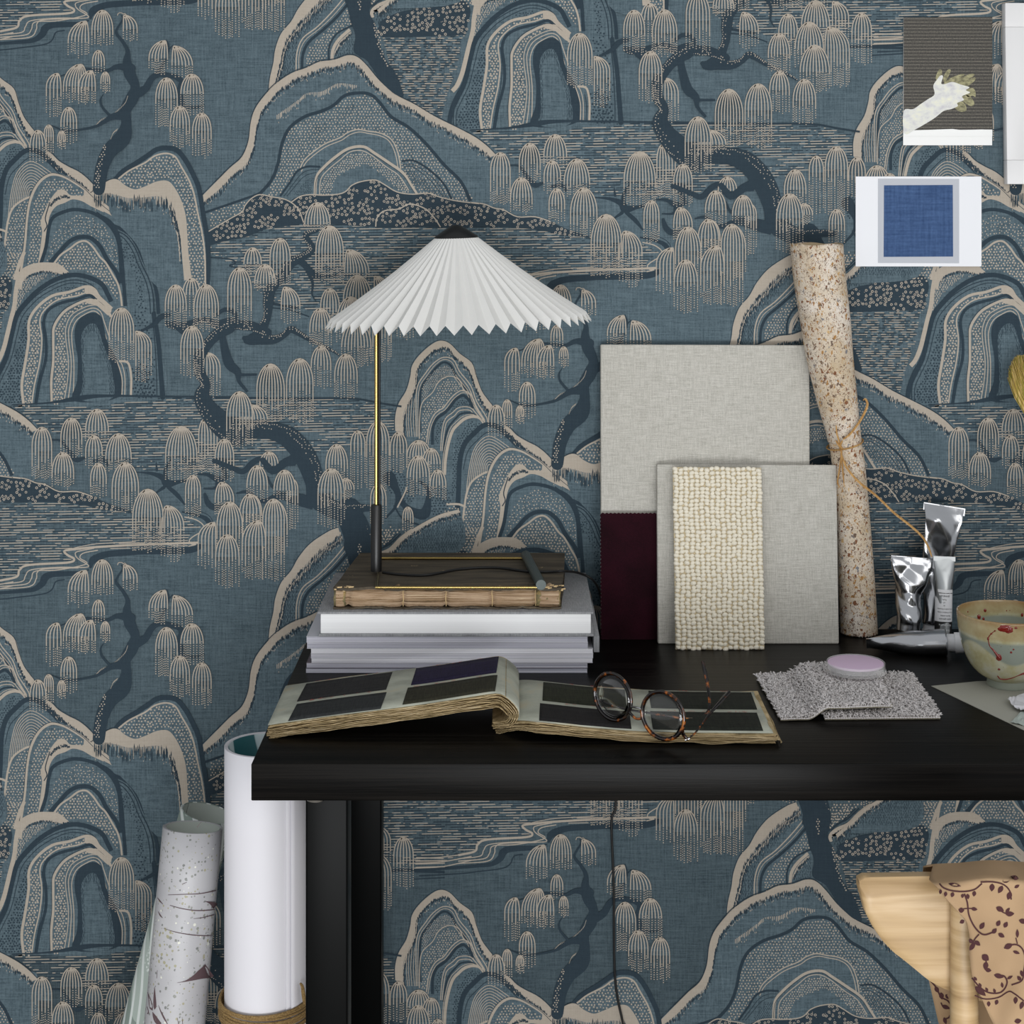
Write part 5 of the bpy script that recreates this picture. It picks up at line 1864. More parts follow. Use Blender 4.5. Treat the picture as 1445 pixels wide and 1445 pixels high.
def paint_tube(label, base, crimp, r, w, crimp_dir, seed, m=None, cr=.010, capl=.012, crum=1.0, crimp_h=.006, flat_from=.12, power=1.0, slant=0.0):
    """capped at base, flattened and folded at crimp"""
    m = m or m_alu
    base, crimp = Vector(base), Vector(crimp)
    ax = (crimp - base)
    L = ax.length
    ax.normalize()
    cd = Vector(crimp_dir); cd = (cd - ax * cd.dot(ax)).normalized()
    nd = ax.cross(cd).normalized()
    root = thing('paint_tube', base, label, 'paint tube', None)
    r_ = random.Random(seed)
    ph = [r_.uniform(0, 6.28) for _ in range(12)]
    NR, NK = 64, 56
    v, f = [], []
    t0 = capl * .92 / L
    rows = [(0.0, cr * .55), (.0, cr * .62)]
    for i in range(NR + 1):
        s = i / NR
        # shoulder, then body, then the flat fold
        if s < .02:
            a = b = cr * .62 + (r - cr * .62) * (s / .02) ** .6
        else:
            q = max(0, (s - flat_from) / (1 - flat_from))
            q = q ** power
            a = r + (w / 2 - r) * q
            b = r * max(0, 1 - q ** 1.3) + .0006
        c0 = base + ax * (L * (t0 + (1 - t0) * s))
        for k in range(NK):
            an = 2 * math.pi * k / NK
            ca, sa = math.cos(an), math.sin(an)
            e = 1 if s < .7 else 1
            x, y = a * ca, b * sa
            if crum and s > .12:
                am = crum * .0060 * min(1, (s - .12) * 4) * (1 - .7 * max(0, (s - .88) / .12))
                U_, V_ = s * 6.5, an
                # broken, faceted folds: triangle waves running diagonally
                def tri(z):
                    z = z / (2 * math.pi)
                    return abs((z - math.floor(z)) * 2 - 1) * 2 - 1
                h = tri(U_ * 1.7 + 1.0 * math.sin(V_ + ph[0]) * 2 + ph[1]) * .55 + tri(U_ * 1.1 - 2 * V_ + ph[2]) * .45 + tri(U_ * 2.6 + 3 * V_ + ph[3]) * .28
                nx, ny = ca, sa
                x += nx * h * am * .45; y += ny * h * am
                y += am * 1.4 * tri(U_ * .9 + ph[4]) 
            v.append(c0 + cd * x + nd * y + ax * (slant * x * s))
        if i:
            p, q_ = (i - 1) * NK, i * NK
            for k in range(NK):
                k2 = (k + 1) % NK
                f.append((p + k, p + k2, q_ + k2, q_ + k))
    f.append(tuple(range(NK))[::-1]); f.append(tuple(range(NR * NK, (NR + 1) * NK)))
    body = pyd('body', v, f, m)
    edge_sharp(body, 32 if crum else 50)
    # folded crimp strip at the end
    e0 = crimp - ax * crimp_h
    sv = []
    hw = w / 2 * 1.02
    for s_, th in ((0, .0017), (1, .0012)):
        for q in np.linspace(-1, 1, 9):
            off = nd * (.0012 * math.sin(q * 4 + ph[5]) * crum)
            c0 = e0 + ax * (crimp_h * 1.15 * s_ + slant * q * hw) + cd * (q * hw) + off
            sv.append((c0 + nd * th, c0 - nd * th))
    vv_ = [p for pr in sv for p in pr]
    ff_ = []
    for q in range(8):
        a0, a1, b0, b1 = 2 * q, 2 * q + 2, 18 + 2 * q, 18 + 2 * q + 2
        ff_ += [(a0, a1, b1, b0), (a0 + 1, b0 + 1, b1 + 1, a1 + 1), (b0, b1, b1 + 1, b0 + 1), (a0, a0 + 1, a1 + 1, a1)]
    ff_ += [(0, 18, 19, 1), (16, 17, 35, 34)]
    crp = pyd('crimp', vv_, ff_, m, smooth=False)
    # ribbed cap
    pr = []
    cap = lathe('cap', [(0, 0), (cr * .98, 0), (cr, .0006), (cr, capl * .5), (cr * .86, capl * .52), (cr * .84, capl - .0004), (0, capl)], m_cap, base, 40, axis=ax)
    adopt(root, body, crp, cap)
    return root, ax, cd, nd, L


d_a = 2.693
paint_tube('tallest crumpled silver paint tube, standing on its cap at the back', at(1309.5, 896.5, d_a), at(1332.5, 714.5, 2.715), .0120, .064, (1, 0, -.27), 3, cr=.0105, capl=.016, crum=1.0, crimp_h=.010, flat_from=.10, power=.95)
paint_tube('crumpled silver paint tube standing on its cap, leftmost of the upright tubes', at(1280.5, 903.8, 2.667), at(1287, 787, 2.680), .0178, .064, (1, 0, -.05), 11, cr=.0118, capl=.013, crum=1.15, crimp_h=.008, flat_from=.12, power=1.5)
LT = paint_tube('slim upright paint tube with a white and black printed label', at(1330.5, 905, 2.655), at(1332.5, 786, 2.668), .0127, .033, (1, 0, -.03), 5, m_alu2, cr=.0098, capl=.010, crum=.12, crimp_h=.006, flat_from=.42, power=1.2)
# printed label wrapped round the slim tube
root, ax, cd, nd, L = LT
lb = root.location
fr_ = -nd if nd.y > 0 else nd
rt_ = cd
def wrap(u, z, g=.0003):
    """u metres round the tube from its front, z metres up the axis"""
    rr = .0127 + g
    a = u / rr
    return Vector(lb) + ax * z + fr_ * (rr * math.cos(a)) + rt_ * (rr * math.sin(a))
def zlab(y):
    return (905 - y) / F_PX * 2.655
def label_band(name, y0, y1, m):
    P = [[wrap(u, zlab(y), .0004) for u in np.linspace(-.021, .021, 31)] for y in (y1, (y0 + y1) / 2, y0)]
    return grid_mesh(name, P, m)
lp = [label_band('label', 832, 876.5, m_lab), label_band('label_black_band', 876.5, 893.5, m_ink)]
lp.append(label_band('label_rule', 836.5, 837.6, m_ink))
for s_, size, y, mm, um in (('SENNELIER', .0034, 840.8, m_ink, -.0015), ("l'huile", .0030, 845.8, m_ink, -.002), ('oil', .0030, 850.0, m_ink, -.002), ('öl', .0030, 854.0, m_ink, -.002), ('Terra ombra bruciata', .0030, 858.8, m_ink, .000),
                            ("Terre d'ombre brûlée", .0029, 863.4, m_ink, .000), ('Burnt umber', .0031, 868.0, m_ink, .000), ('Umbra gebrannt', .0030, 872.6, m_ink, .000), ('Rive gauche', .0042, 881.0, m_lab, 0), ('fine oil', .0050, 888.0, m_lab, .001)):
    tv, tf = text_geo(s_, size)
    vv_ = [wrap(-(x) + um, zlab(y) - y_, .0008) for x, y_, _ in tv]     # printed the other way up: the tube stands on its cap
    lp.append(pyd('label_text', vv_, tf, mm, smooth=False))
adopt(root, lp[0])
nest_in(lp[0], *lp[1:])
A_ = at(1359.0, 905.5, 2.575); A_.z = DESK_Z + .0202
B_ = at(1224, 912.5, 2.60); B_.z = DESK_Z + .0125
paint_tube('silver paint tube lying on its side, white cap to the right', A_, B_, .0198, .015, (0, -.25, 1), 21, cr=.0150, capl=.024, crum=.20, crimp_h=.010, flat_from=.05, power=1.9)
# little folded tail and dents of the lying tube are part of its crimp

# ---------------------------------------------------------------- glazed bowl on a card
BXc = at(1423, 900, 2.424)
bx_, by_ = BXc.x, BXc.y
m_bowl = mat('stoneware_glaze', '#b5ad86', 0.22, spec=0.6)
t = NT(m_bowl)
geo = t.n('ShaderNodeSeparateXYZ'); t.l(t.co.outputs['Object'], geo.inputs[0])
nlo = t.noise(t.mapping((1, 1, 1)), 26, 4, .6)
nhi = t.noise(t.mapping((1, 1, 1)), 420, 2, .6)
body_c = t.ramp(nlo, [(.3, '#9f9566'), (.45, '#b3ad88'), (.6, '#bebda8'), (.75, '#c9c9bb')])
# grey-green brushed band: falls in two waves round the bowl
ang = t.math('ARCTAN2', geo.outputs[1], geo.outputs[0])
wv1 = t.math('MULTIPLY', t.math('SINE', t.math('ADD', t.math('MULTIPLY', ang, 3.4), 4.35)), .0135)
lowe = t.math('ADD', wv1, .0540)
above = t.ramp(t.math('SUBTRACT', geo.outputs[2], lowe), [(.0, 0.0), (.0012, 1.0)])
upe = t.math('ADD', t.math('MULTIPLY', t.math('SINE', t.math('ADD', t.math('MULTIPLY', ang, 1.0), .5)), .004), .0790)
below = t.ramp(t.math('SUBTRACT', upe, geo.outputs[2]), [(.0, 0.0), (.0012, 1.0)])
band = t.math('MULTIPLY', above, below)
c = t.mix(band, body_c, '#8d9488')
upper = t.ramp(t.math('SUBTRACT', geo.outputs[2], upe), [(0, 0.0), (.002, 1.0)])
c = t.mix(upper, c, t.ramp(nlo, [(.3, '#9d8a60'), (.6, '#b7ab86'), (.8, '#c2bda2')]))
rimz = t.ramp(geo.outputs[2], [(.092, 0.0), (.1015, 1.0)])
c = t.mix(t.math('MULTIPLY', rimz, t.ramp(nlo, [(.3, .9), (.7, .35)])), c, '#8f6430')
c = t.mix(t.ramp(nhi, [(.70, 0.0), (.74, 1.0)]), c, '#6d5a3a')
t.color(c)
m_foot = mat('grey_glaze_foot', '#8b9185', 0.3)
BZ = DESK_Z + .0012
RR = .0711
prof_o = [(0, .004), (.024, .004), (.025, 0), (.029, 0), (.0295, .003), (.0287, .0098)]
prof_b = [(.0287, .0098), (.034, .0125), (.043, .0185), (.0515, .028), (.0585, .041), (.0637, .056), (.0675, .073), (.0695, .088), (.0706, .099), (.0702, .1018), (.0690, .1022), (.0678, .1010), (.0668, .088), (.0648, .073), (.0608, .056), (.0550, .040), (.046, .026), (.034, .0175), (.018, .0140), (0, .0132)]
PB = catmull(np.array(prof_b), 5)
bowl = thing('ceramic_bowl', (bx_, by_, BZ), 'yellow-grey glazed bowl with splashes of dark red, standing on grey paper', 'bowl')
bb = lathe('bowl_body', [tuple(p) for p in PB], m_bowl, (0, 0, 0), 96)
bb.location = (bx_, by_, BZ)
bf = lathe('foot_ring', prof_o, m_foot, (0, 0, 0), 72)
bf.location = (bx_, by_, BZ)
bpy.context.view_layer.update()
m_redg = mat('dark_red_glaze', '#7d2019', 0.15, spec=0.7)
PO = np.array([p for p in PB[:int(len(PB) * .47)]])


def r_at(z):
    return float(np.interp(z, PO[:, 1], PO[:, 0]))


def on_bowl(x, y, g=.0003):
    """where the photo ray meets the bowl's outside"""
    o = Vector(cam.location)
    q = at(x, y, 2.4) - o
    best = None
    lo, hi = .90, 1.03
    for k in range(400):
        s = lo + (hi - lo) * k / 399
        p = o + q * s
        z = p.z - BZ
        if .0098 < z < .1015 and math.hypot(p.x - bx_, p.y - by_) <= r_at(z) + g:
            return p
    return None


def drip(s, widths, name='glaze_splash'):
    pts = []
    for q in s.split():
        p = on_bowl(*[float(z_) for z_ in q.split(',')])
        if p:
            pts.append(p)
    if len(pts) < 2:
        return None
    return tube(name, pts, widths[:len(pts)], m_redg, seg=10, n=5)


def splat(x, y, rw_, rh_, inside_=False):
    c_ = on_bowl(x, y)
    v_ = []
    for ring, hgt in ((1, 0), (.8, .0007), (.45, .0011), (0, .0013)):
        for k in range(14):
            a = 2 * math.pi * k / 14
            p = on_bowl(x + rw_ * ring * math.cos(a) * (1 + .12 * math.sin(3 * a)), y + rh_ * ring * math.sin(a), .0003 + hgt)
            if p is None:
                return None
            v_.append(p)
    f_ = []
    for r_ in range(3):
        for k in range(14):
            k2 = (k + 1) % 14
            f_.append((r_ * 14 + k, (r_ + 1) * 14 + k, (r_ + 1) * 14 + k2, r_ * 14 + k2))
    return pyd('glaze_splash', v_, f_, m_redg)


BPp = lambda zx, zy: (1295 + zx * 150 / 1445, 820 + zy * 150 / 1445)
dr = []
for zx, zy, a, b in ((1190, 645, 11, 5.5), (1240, 670, 6, 4.5), (1335, 637, 2.1, 1.7), (1105, 1040, 4.2, 5.0), (1105, 1200, 2.0, 1.6), (1270, 970, 1.8, 1.6), (1303, 930, 1.4, 1.3), (957, 782, 1.4, 2.6), (1000, 716, 1.6, 1.3), (1050, 677, 1.3, 1.2)):
    x, y = BPp(zx, zy)
    dr.append(splat(x, y, a, b))
def bp_s(s):
    return ' '.join('%f,%f' % BPp(*[float(q) for q in w_.split(',')]) for w_ in s.split())
dr.append(drip(bp_s('1050,677 1000,716 962,770 965,830 985,890 1040,950 1085,1010 1105,1040'), [.0005, .0006, .0007, .0006, .0008, .0013, .0019, .0024]))
dr.append(drip(bp_s('1085,1285 1120,1325 1190,1335 1280,1318 1360,1285 1430,1258 1500,1235'), [.0009, .0011, .0010, .0007, .0008, .0016, .0020]))
# splashes inside the rim
for zx, zy, rr_ in ((830, 490, .0030), (893, 515, .0020), (915, 400, .0022), (1425, 460, .0024), (1210, 403, .0010), (1255, 400, .0009), (680, 418, .0010)):
    x, y = BPp(zx, zy)
    o_ = Vector(cam.location); q_ = at(x, y, 2.4) - o_
    for k in range(500):
        p = o_ + q_ * (.95 + .12 * k / 499)
        rad_ = math.hypot(p.x - bx_, p.y - by_)
        z = p.z - BZ
        if p.y > by_ and z < .1015 and rad_ >= float(np.interp(z, [.0132, .0175, .026, .040, .056, .073, .088, .101], [0, .034, .046, .055, .0608, .0648, .0668, .0678])) - .0004:
            bm = bmesh.new()
            bmesh.ops.create_icosphere(bm, subdivisions=2, radius=1, matrix=Matrix.Translation(p) @ Matrix.Diagonal((rr_, rr_ * .35, rr_ * 1.25, 1)))
            dr.append(frombm('glaze_splash', bm, m_redg))
            break
adopt(bowl, bb, bf, *[d for d in dr if d])

m_gcard = mat('warm_grey_card', '#a5a499', 0.8)
def sheet_on_desk(name, pts, z, th, m, curl=0.0):
    P_ = [on_z(x, y, z) for x, y in pts]
    n_ = len(P_)
    v_ = [p for p in P_] + [p + Vector((0, 0, th)) for p in P_]
    f_ = [tuple(range(n_)), tuple(range(n_, 2 * n_))[::-1]] + [(i, (i + 1) % n_, (i + 1) % n_ + n_, i + n_) for i in range(n_)]
    o = pyd(name, v_, f_, m, smooth=False)
    bm = bmesh.new(); bm.from_mesh(o.data); bmesh.ops.recalc_face_normals(bm, faces=bm.faces); bm.to_mesh(o.data); bm.free()
    return o
gc = sheet_on_desk('paper_sheet', [(1314, 968.5), (1340, 966), (1378, 962), (1400, 961), (1520, 957), (1580, 1085), (1500, 1052), (1445, 1031), (1380, 1000)], DESK_Z + .0002, .0007, m_gcard)
tag(gc, 'warm grey sheet of paper lying flat under the glazed bowl', 'paper')
m_scrap = mat('white_tissue', '#d9d8dc', 0.8)
m_scrap2 = mat('pale_green_paper', '#b3bdb6', 0.8)
def scrap(name, pts, m, seed, z0, h):
    r = random.Random(seed)
    P_ = [on_z(x, y, z0) for x, y in pts]
    bm = bmesh.new()
    vs = [bm.verts.new(p) for p in P_]
    bm.faces.new(vs)
    bmesh.ops.triangulate(bm, faces=bm.faces[:])
    bmesh.ops.subdivide_edges(bm, edges=bm.edges[:], cuts=4, use_grid_fill=True)
    for v_ in bm.verts:
        v_.co.z += r.uniform(0, h)
    o = frombm(name, bm, m, smooth=False)
    md = o.modifiers.new('solid', 'SOLIDIFY'); md.thickness = .0006; md.offset = 1
    return o
s1 = scrap('paper_scrap', [(1422, 987), (1436, 983), (1470, 974), (1510, 985), (1500, 1004), (1462, 1008), (1440, 1002), (1430, 998)], m_scrap, 3, DESK_Z + .0055, .0035)
tag(s1, 'torn scrap of white tissue paper on the grey sheet at the right edge', 'paper')
s2 = scrap('paper_scrap', [(1426, 1020), (1440, 1006), (1480, 998), (1540, 1000), (1560, 1030), (1490, 1026), (1445, 1024)], m_scrap2, 5, DESK_Z + .0018, .0020)
tag(s2, 'pale green scrap of paper under the white tissue at the right edge', 'paper')

# ---------------------------------------------------------------- brush leaning on the wall
m_brist = mat('straw_bristles', '#b89a4e', 0.7)
t = NT(m_brist)
t.color(t.ramp(t.noise(t.mapping((300, 300, 12), rot=(0, R(14), 0)), 1, 3), [(.35, '#8c8a35'), (.5, '#b59a4c'), (.7, '#d8c083')]))
m_handle = mat('pale_wood_handle', '#b08a5a', 0.45)
tip = at(1437, 500, 2.70)
foot = at(1560, 895, 2.66); foot.z = DESK_Z + .004
axb = (foot - tip).normalized()
brush = thing('flat_brush', foot, 'brush with straw-coloured bristles leaning on the wall above the bowl', 'brush')
side = axb.cross(Vector((0, 1, 0))).normalized()
fw = side.cross(axb).normalized()
vv_, ff_ = [], []
rbz = random.Random(6)
for k in range(420):
    u = rbz.uniform(-1, 1); wq = rbz.uniform(-1, 1)
    rootp = tip + axb * .105 + side * (u * .014) + fw * (wq * .0045)
    Lb = .105 - .030 * abs(u) ** 2 - rbz.uniform(0, .006)
    e_ = rootp - axb * Lb + side * (u * .012 + rbz.uniform(-.001, .001)) + fw * wq * .002
    b0 = len(vv_)
    for p, r_ in ((rootp, .0010), (rootp.lerp(e_, .6) + side * u * .0035, .0008), (e_, .0003)):
        for q in range(3):
            a = 2.1 * q
            vv_.append(p + side * math.cos(a) * r_ + fw * math.sin(a) * r_)
    for s_ in range(2):
        for q in range(3):
            ff_.append((b0 + s_ * 3 + q, b0 + s_ * 3 + (q + 1) % 3, b0 + s_ * 3 + 3 + (q + 1) % 3, b0 + s_ * 3 + 3 + q))
br = pyd('bristles', vv_, ff_, m_brist)
fer = tube('ferrule', [tip + axb * .098, tip + axb * .14], [.0165, .0120], m_alu2, seg=24, smooth_path=False, flat=.45)
hd = tube('handle', [tip + axb * .135, tip + axb * .20, tip + axb * .32, foot], [.010, .0085, .0060, .0040], m_handle, seg=16)
adopt(brush, br, fer, hd)

# ---------------------------------------------------------------- carpet samples
m_pile = mat('silver_grey_pile', '#b0aaa8', 0.85, spec=0.25)
t = NT(m_pile)
t.color(t.ramp(t.noise(t.mapping((1, 1, 1)), 900, 2, .6), [(.3, '#bdb7b4'), (.55, '#e4dfde'), (.75, '#faf7f8')]))
m_jute = mat('carpet_backing', '#a39c88', 0.95)


def carpet(label, corners, zb, th, seed, npile, group):
    th = th * .66
    """corners: front-left, front-right, back-right, back-left on the desk plane; zb(u,w) base height"""
    r = random.Random(seed)
    FL_, FR_, BR_, BL_ = [Vector(c_) for c_ in corners]
    def S(u, w):
        p = FL_.lerp(FR_, u).lerp(BL_.lerp(BR_, u), w)
        p.z = zb(u, w)
        return p
    root = thing('carpet_sample', S(.5, .5), label, 'carpet sample', group)
    N_ = 28
    P_ = [[S(i / N_, j / N_) + Vector((0, 0, .0016)) for j in range(N_ + 1)] for i in range(N_ + 1)]
    bk = grid_mesh('backing', P_, m_jute, thick=.0028)
    vv_, ff_ = [], []
    Wd, Hd = (FR_ - FL_).length, (BL_ - FL_).length
    pitch = .0023
    for i in range(int(Wd / pitch)):
        for j in range(int(Hd / pitch)):
            u = (i + r.uniform(.1, .9)) * pitch / Wd; w = (j + r.uniform(.1, .9)) * pitch / Hd
            ed = min(u * Wd, (1 - u) * Wd, w * Hd, (1 - w) * Hd)
            p0 = S(u, w) + Vector((0, 0, .003))
            outv = Vector((0, 0, 0))
            if ed < .006:
                outv = Vector(((-1 if u < .5 else 1) if min(u, 1 - u) * Wd < .006 else 0, (-1 if w < .5 else 1) if min(w, 1 - w) * Hd < .006 else 0, 0)) * .35
            dv = (Vector((r.uniform(-.7, .7), r.uniform(-.7, .7), 1.0)) + outv).normalized()
            hh = th * r.uniform(.75, 1.15)
            sd = Vector((r.uniform(-1, 1), r.uniform(-1, 1), 0))
            sd = (sd - dv * sd.dot(dv)).normalized()
            s2_ = dv.cross(sd)
            p1 = p0 + dv * hh * .6
            p2 = p1 + (dv + Vector((r.uniform(-1, 1), r.uniform(-1, 1), -.7))).normalized() * hh * .45
            b0 = len(vv_)
            for p, rr_ in ((p0, .0012), (p1, .0012), (p2, .0009)):
                for q in range(3):
                    a = 2.094 * q
                    vv_.append(p + sd * math.cos(a) * rr_ + s2_ * math.sin(a) * rr_)
            for s_ in range(2):
                for q in range(3):
                    ff_.append((b0 + s_ * 3 + q, b0 + s_ * 3 + (q + 1) % 3, b0 + s_ * 3 + 3 + (q + 1) % 3, b0 + s_ * 3 + 3 + q))
            ff_.append((b0 + 6, b0 + 7, b0 + 8))
    pl = pyd('pile', vv_, ff_, m_pile)
    # stitched front edge
    st_v = [S(k / 90, 0.0) + Vector((0, -.0012, .0028)) for k in range(91)]
    stt = tube('edge_stitching', st_v, [.0012 if k % 2 else .0005 for k in range(91)], m_pile, seg=6, n=1, smooth_path=False)
    adopt(root, bk, pl, stt)
    return root


def dsk(x, d):
    return Vector((x, d - CAM_D, DESK_Z))


carpet('lower silver grey carpet sample, lying flat on the desk', (dsk(.408, 2.266), dsk(.5600, 2.270), dsk(.566, 2.468), dsk(.425, 2.462)), lambda u, w: DESK_Z + .0004, .0115, 4, 0, 'grey carpet samples')


def zb_top(u, w):
    x = .348 + .155 * u
    on = np.clip((x - .385) / .03, 0, 1)
    lift = .0150 * (on * on * (3 - 2 * on))
    droop = 0.004 * (1 - on) * (1 - w) * 0
    return DESK_Z + .0006 + lift + .0006 * math.sin(u * 9)


carpet('upper silver grey carpet sample, carrying the lilac pot', (dsk(.3500, 2.262), dsk(.497, 2.268), dsk(.512, 2.470), dsk(.346, 2.458)), zb_top, .0110, 9, 0, 'grey carpet samples')

# ---------------------------------------------------------------- lilac jar
jz = DESK_Z + .0150 + .0120
jc = on_z(1207.5, 934.5, jz + .0125)
m_glass = mat('clear_plastic', '#ffffff', 0.03)
nt = m_glass.node_tree
tr_ = nt.nodes.new('ShaderNodeBsdfTransparent')
mx_ = nt.nodes.new('ShaderNodeMixShader'); mx_.inputs[0].default_value = .22
nt.links.new(tr_.outputs[0], mx_.inputs[1]); nt.links.new(nt.nodes['Principled BSDF'].outputs[0], mx_.inputs[2]); nt.links.new(mx_.outputs[0], nt.nodes['Material Output'].inputs[0])
m_lilac = mat('lilac_powder', '#d3b9d2', 0.75)
jar = thing('lilac_pot', (jc.x, jc.y, jz), 'flat clear round pot of lilac powder on the carpet samples', 'pot')
jg = lathe('clear_pot', [(0, 0), (.0405, 0), (.0418, .001), (.0418, .003), (.0402, .0038), (.0402, .0128), (.0396, .0135), (.0388, .0128), (.0386, .0040), (0, .0036)], m_glass, (jc.x, jc.y, jz), 96)
jl = lathe('powder', [(0, .0098), (.0380, .0098), (.0381, .0122), (.0370, .0127), (0, .0127)], m_lilac, (jc.x, jc.y, jz), 96)
adopt(jar, jg, jl)
# ---------------------------------------------------------------- wallpaper rolls on the floor
m_rollw = mat('plain_white_paper', '#e6e4e9', 0.6)
m_teal = mat('teal_print', '#1d5157', 0.55)
t = NT(m_teal)
wv_ = t.n('ShaderNodeTexWave'); wv_.inputs['Scale'].default_value = 9; wv_.inputs['Distortion'].default_value = 2.5; wv_.bands_direction = 'DIAGONAL'
t.l(t.mapping((1, 1, .35)), wv_.inputs['Vector'])
t.color(t.ramp(wv_.outputs['Fac'], [(.74, '#2a6a70'), (.82, '#c9dcde'), (1.0, '#dbe8ea')]))


def spiral(name, c0, c1, r_out, r_in, turns, a_start, m, thick=.0007, up=(0, 0, 1), n_per=56, rows=10, face_in=None, top_wave=0.0, flare=None):
    """rolled sheet round the axis c0->c1, its free end at angle a_start"""
    c0, c1 = Vector(c0), Vector(c1)
    ax_ = (c1 - c0).normalized()
    xx = Vector((1, 0, 0)); xx = (xx - ax_ * xx.dot(ax_)).normalized(); yy = ax_.cross(xx)
    N_ = int(n_per * turns)
    P_ = []
    for j in range(rows + 1):
        row = []
        for i in range(N_ + 1):
            q = i / N_
            a = a_start + q * turns * 2 * math.pi
            r_ = r_out + (r_in - r_out) * q
            if flare:
                r_ += flare(j / rows, q)
            row.append(c0.lerp(c1, j / rows) + xx * math.cos(a) * r_ + yy * math.sin(a) * r_)
        P_.append(row)
    o = grid_mesh(name, P_, m)
    md = o.modifiers.new('solid', 'SOLIDIFY'); md.thickness = thick; md.offset = 0
    return o


RD = 2.362
rc = at(374, 1052, RD)
wr = thing('white_paper_roll', (rc.x, rc.y, 0), 'wide white paper roll with teal inside, standing beside the desk leg', 'paper roll')
TOPZ = .6780
s_out = spiral('rolled_sheet', (rc.x, rc.y, .0005), (rc.x, rc.y, TOPZ), .0555, .0500, 3.15, R(-52), m_rollw, .0009, rows=6)
s_in = spiral('printed_face', (rc.x, rc.y, .0005), (rc.x, rc.y, TOPZ - .0006), .04930, .0485, 1.02, R(-52 + 54), m_teal, .0003, rows=6)
s_lip = spiral('second_sheet', (rc.x + .001, rc.y - .0005, .0005), (rc.x + .001, rc.y - .0005, TOPZ - .0025), .0575, .0568, .16, R(-46), m_rollw, .0006, rows=4)
adopt(wr, s_out, s_in, s_lip)
m_twine = mat('brown_twine', '#8a6c40', 0.85)
t = NT(m_twine)
t.color(t.ramp(t.noise(t.mapping((500, 500, 900)), 1, 3), [(.3, '#5f4726'), (.7, '#a98b58')]))
tw = thing('twine_binding', (rc.x, rc.y, .33), 'brown twine wound several times round the foot of the wide white roll', 'twine')
rtw = random.Random(3)
pts = []
for k in range(0, 36 * 9):
    a = 2 * math.pi * k / 36
    zt2 = .339 - .0030 * (k / 36) + .0016 * math.sin(a * 1.1 + k / 50)
    pts.append((rc.x + (.0608 + .0008 * (k // 36 % 2)) * math.cos(a), rc.y + (.0608 + .0008 * (k // 36 % 2)) * math.sin(a), zt2))
b1_ = tube('winding', pts, .0018, m_twine, seg=7, n=1, smooth_path=False)
kn = at(430, 1404, 2.325)
b2_ = tube('knot', [kn + Vector((0, 0, -.012)), kn + Vector((-.001, -.003, 0)), kn + Vector((-.003, -.002, .012)), kn + Vector((-.006, 0, .016))], [.0022, .0032, .0026, .0016], m_twine, seg=8, flat=.6)
adopt(tw, b1_, b2_)

# slim leaning roll, pale grey with brown brush strokes
m_speck = mat('pale_grey_speckled_paper', '#c9c8ca', 0.45)
t = NT(m_speck)
vo = t.n('ShaderNodeTexVoronoi'); vo.inputs['Scale'].default_value = 250
t.l(t.mapping((1, 1, 1)), vo.inputs['Vector'])
sep = t.n('ShaderNodeSeparateColor'); t.l(vo.outputs['Color'], sep.inputs[0])
big = t.noise(t.mapping((1, 1, 1)), 14, 2, .5)
lim = t.math('MULTIPLY', t.math('POWER', sep.outputs[0], 3.0), t.math('MULTIPLY', big, 1.15))
dd_ = t.math('LESS_THAN', vo.outputs['Distance'], lim)
cc = t.ramp(sep.outputs[1], [(0, '#8e8f88'), (.4, '#a39f84'), (.7, '#7d7f7c'), (.92, '#deddd0')], 'CONSTANT')
t.color(t.mix(dd_, t.ramp(big, [(.3, '#afaeb1'), (.7, '#bebdbf')]), cc))
m_rin = mat('pale_green_reverse', '#b5bcb4', 0.7)
m_plum = mat('plum_brown_ink', '#5a464a', 0.6)
tA = at(272.5, 1167, 2.44)
yb2 = at(219, 1729, 2.36)
bA = Vector((yb2.x, yb2.y, .0))
axA = (tA - bA).normalized()
r1 = .0418
sr = thing('speckled_paper_roll', bA, 'slim pale grey speckled paper roll with plum brush strokes', 'paper roll')
sA = spiral('rolled_sheet', bA + Vector((0, 0, .006)), tA, r1, r1 - .0035, 2.3, R(175), m_speck, .0008, rows=8)
sB = spiral('inner_face', bA + Vector((0, 0, .008)), tA - axA * .0006, r1 - .0044, r1 - .0046, 1.0, R(200), m_rin, .0003, rows=8)


def on_cyl(x, y, c0, ax_, r_, g=.0007):
    o = Vector(cam.location)
    D_ = (at(x, y, 1.0) - o)
    w0 = o - c0
    dpar = D_ - ax_ * D_.dot(ax_); wpar = w0 - ax_ * w0.dot(ax_)
    A2, B2, C2_ = dpar.dot(dpar), 2 * dpar.dot(wpar), wpar.dot(wpar) - (r_ + g) ** 2
    disc = B2 * B2 - 4 * A2 * C2_
    if disc < 0:
        disc = 0
    s = (-B2 - math.sqrt(disc)) / (2 * A2)
    return o + D_ * s


def cyl_stroke(s, c0, ax_, r_, m, name='brush_stroke'):
    """x,y,width strokes on the enlarged view (160,1245,280 wide) printed on a rolled sheet"""
    a = np.array([[float(q) for q in p.split(',')] for p in s.split()])
    u = 280 / 1445
    a = np.stack([160 + a[:, 0] * u, 1245 + a[:, 1] * u, a[:, 2] * u], 1)
    Q = catmull(a, 6)
    L = ribbon(Q[:, :2], Q[:, 2])
    v_, f_ = [], []
    for q in L:
        b0 = len(v_)
        v_ += [on_cyl(x, y, c0, ax_, r_) for x, y in q]
        f_.append((b0, b0 + 1, b0 + 2, b0 + 3))
    return pyd(name, v_, f_, m, smooth=False)


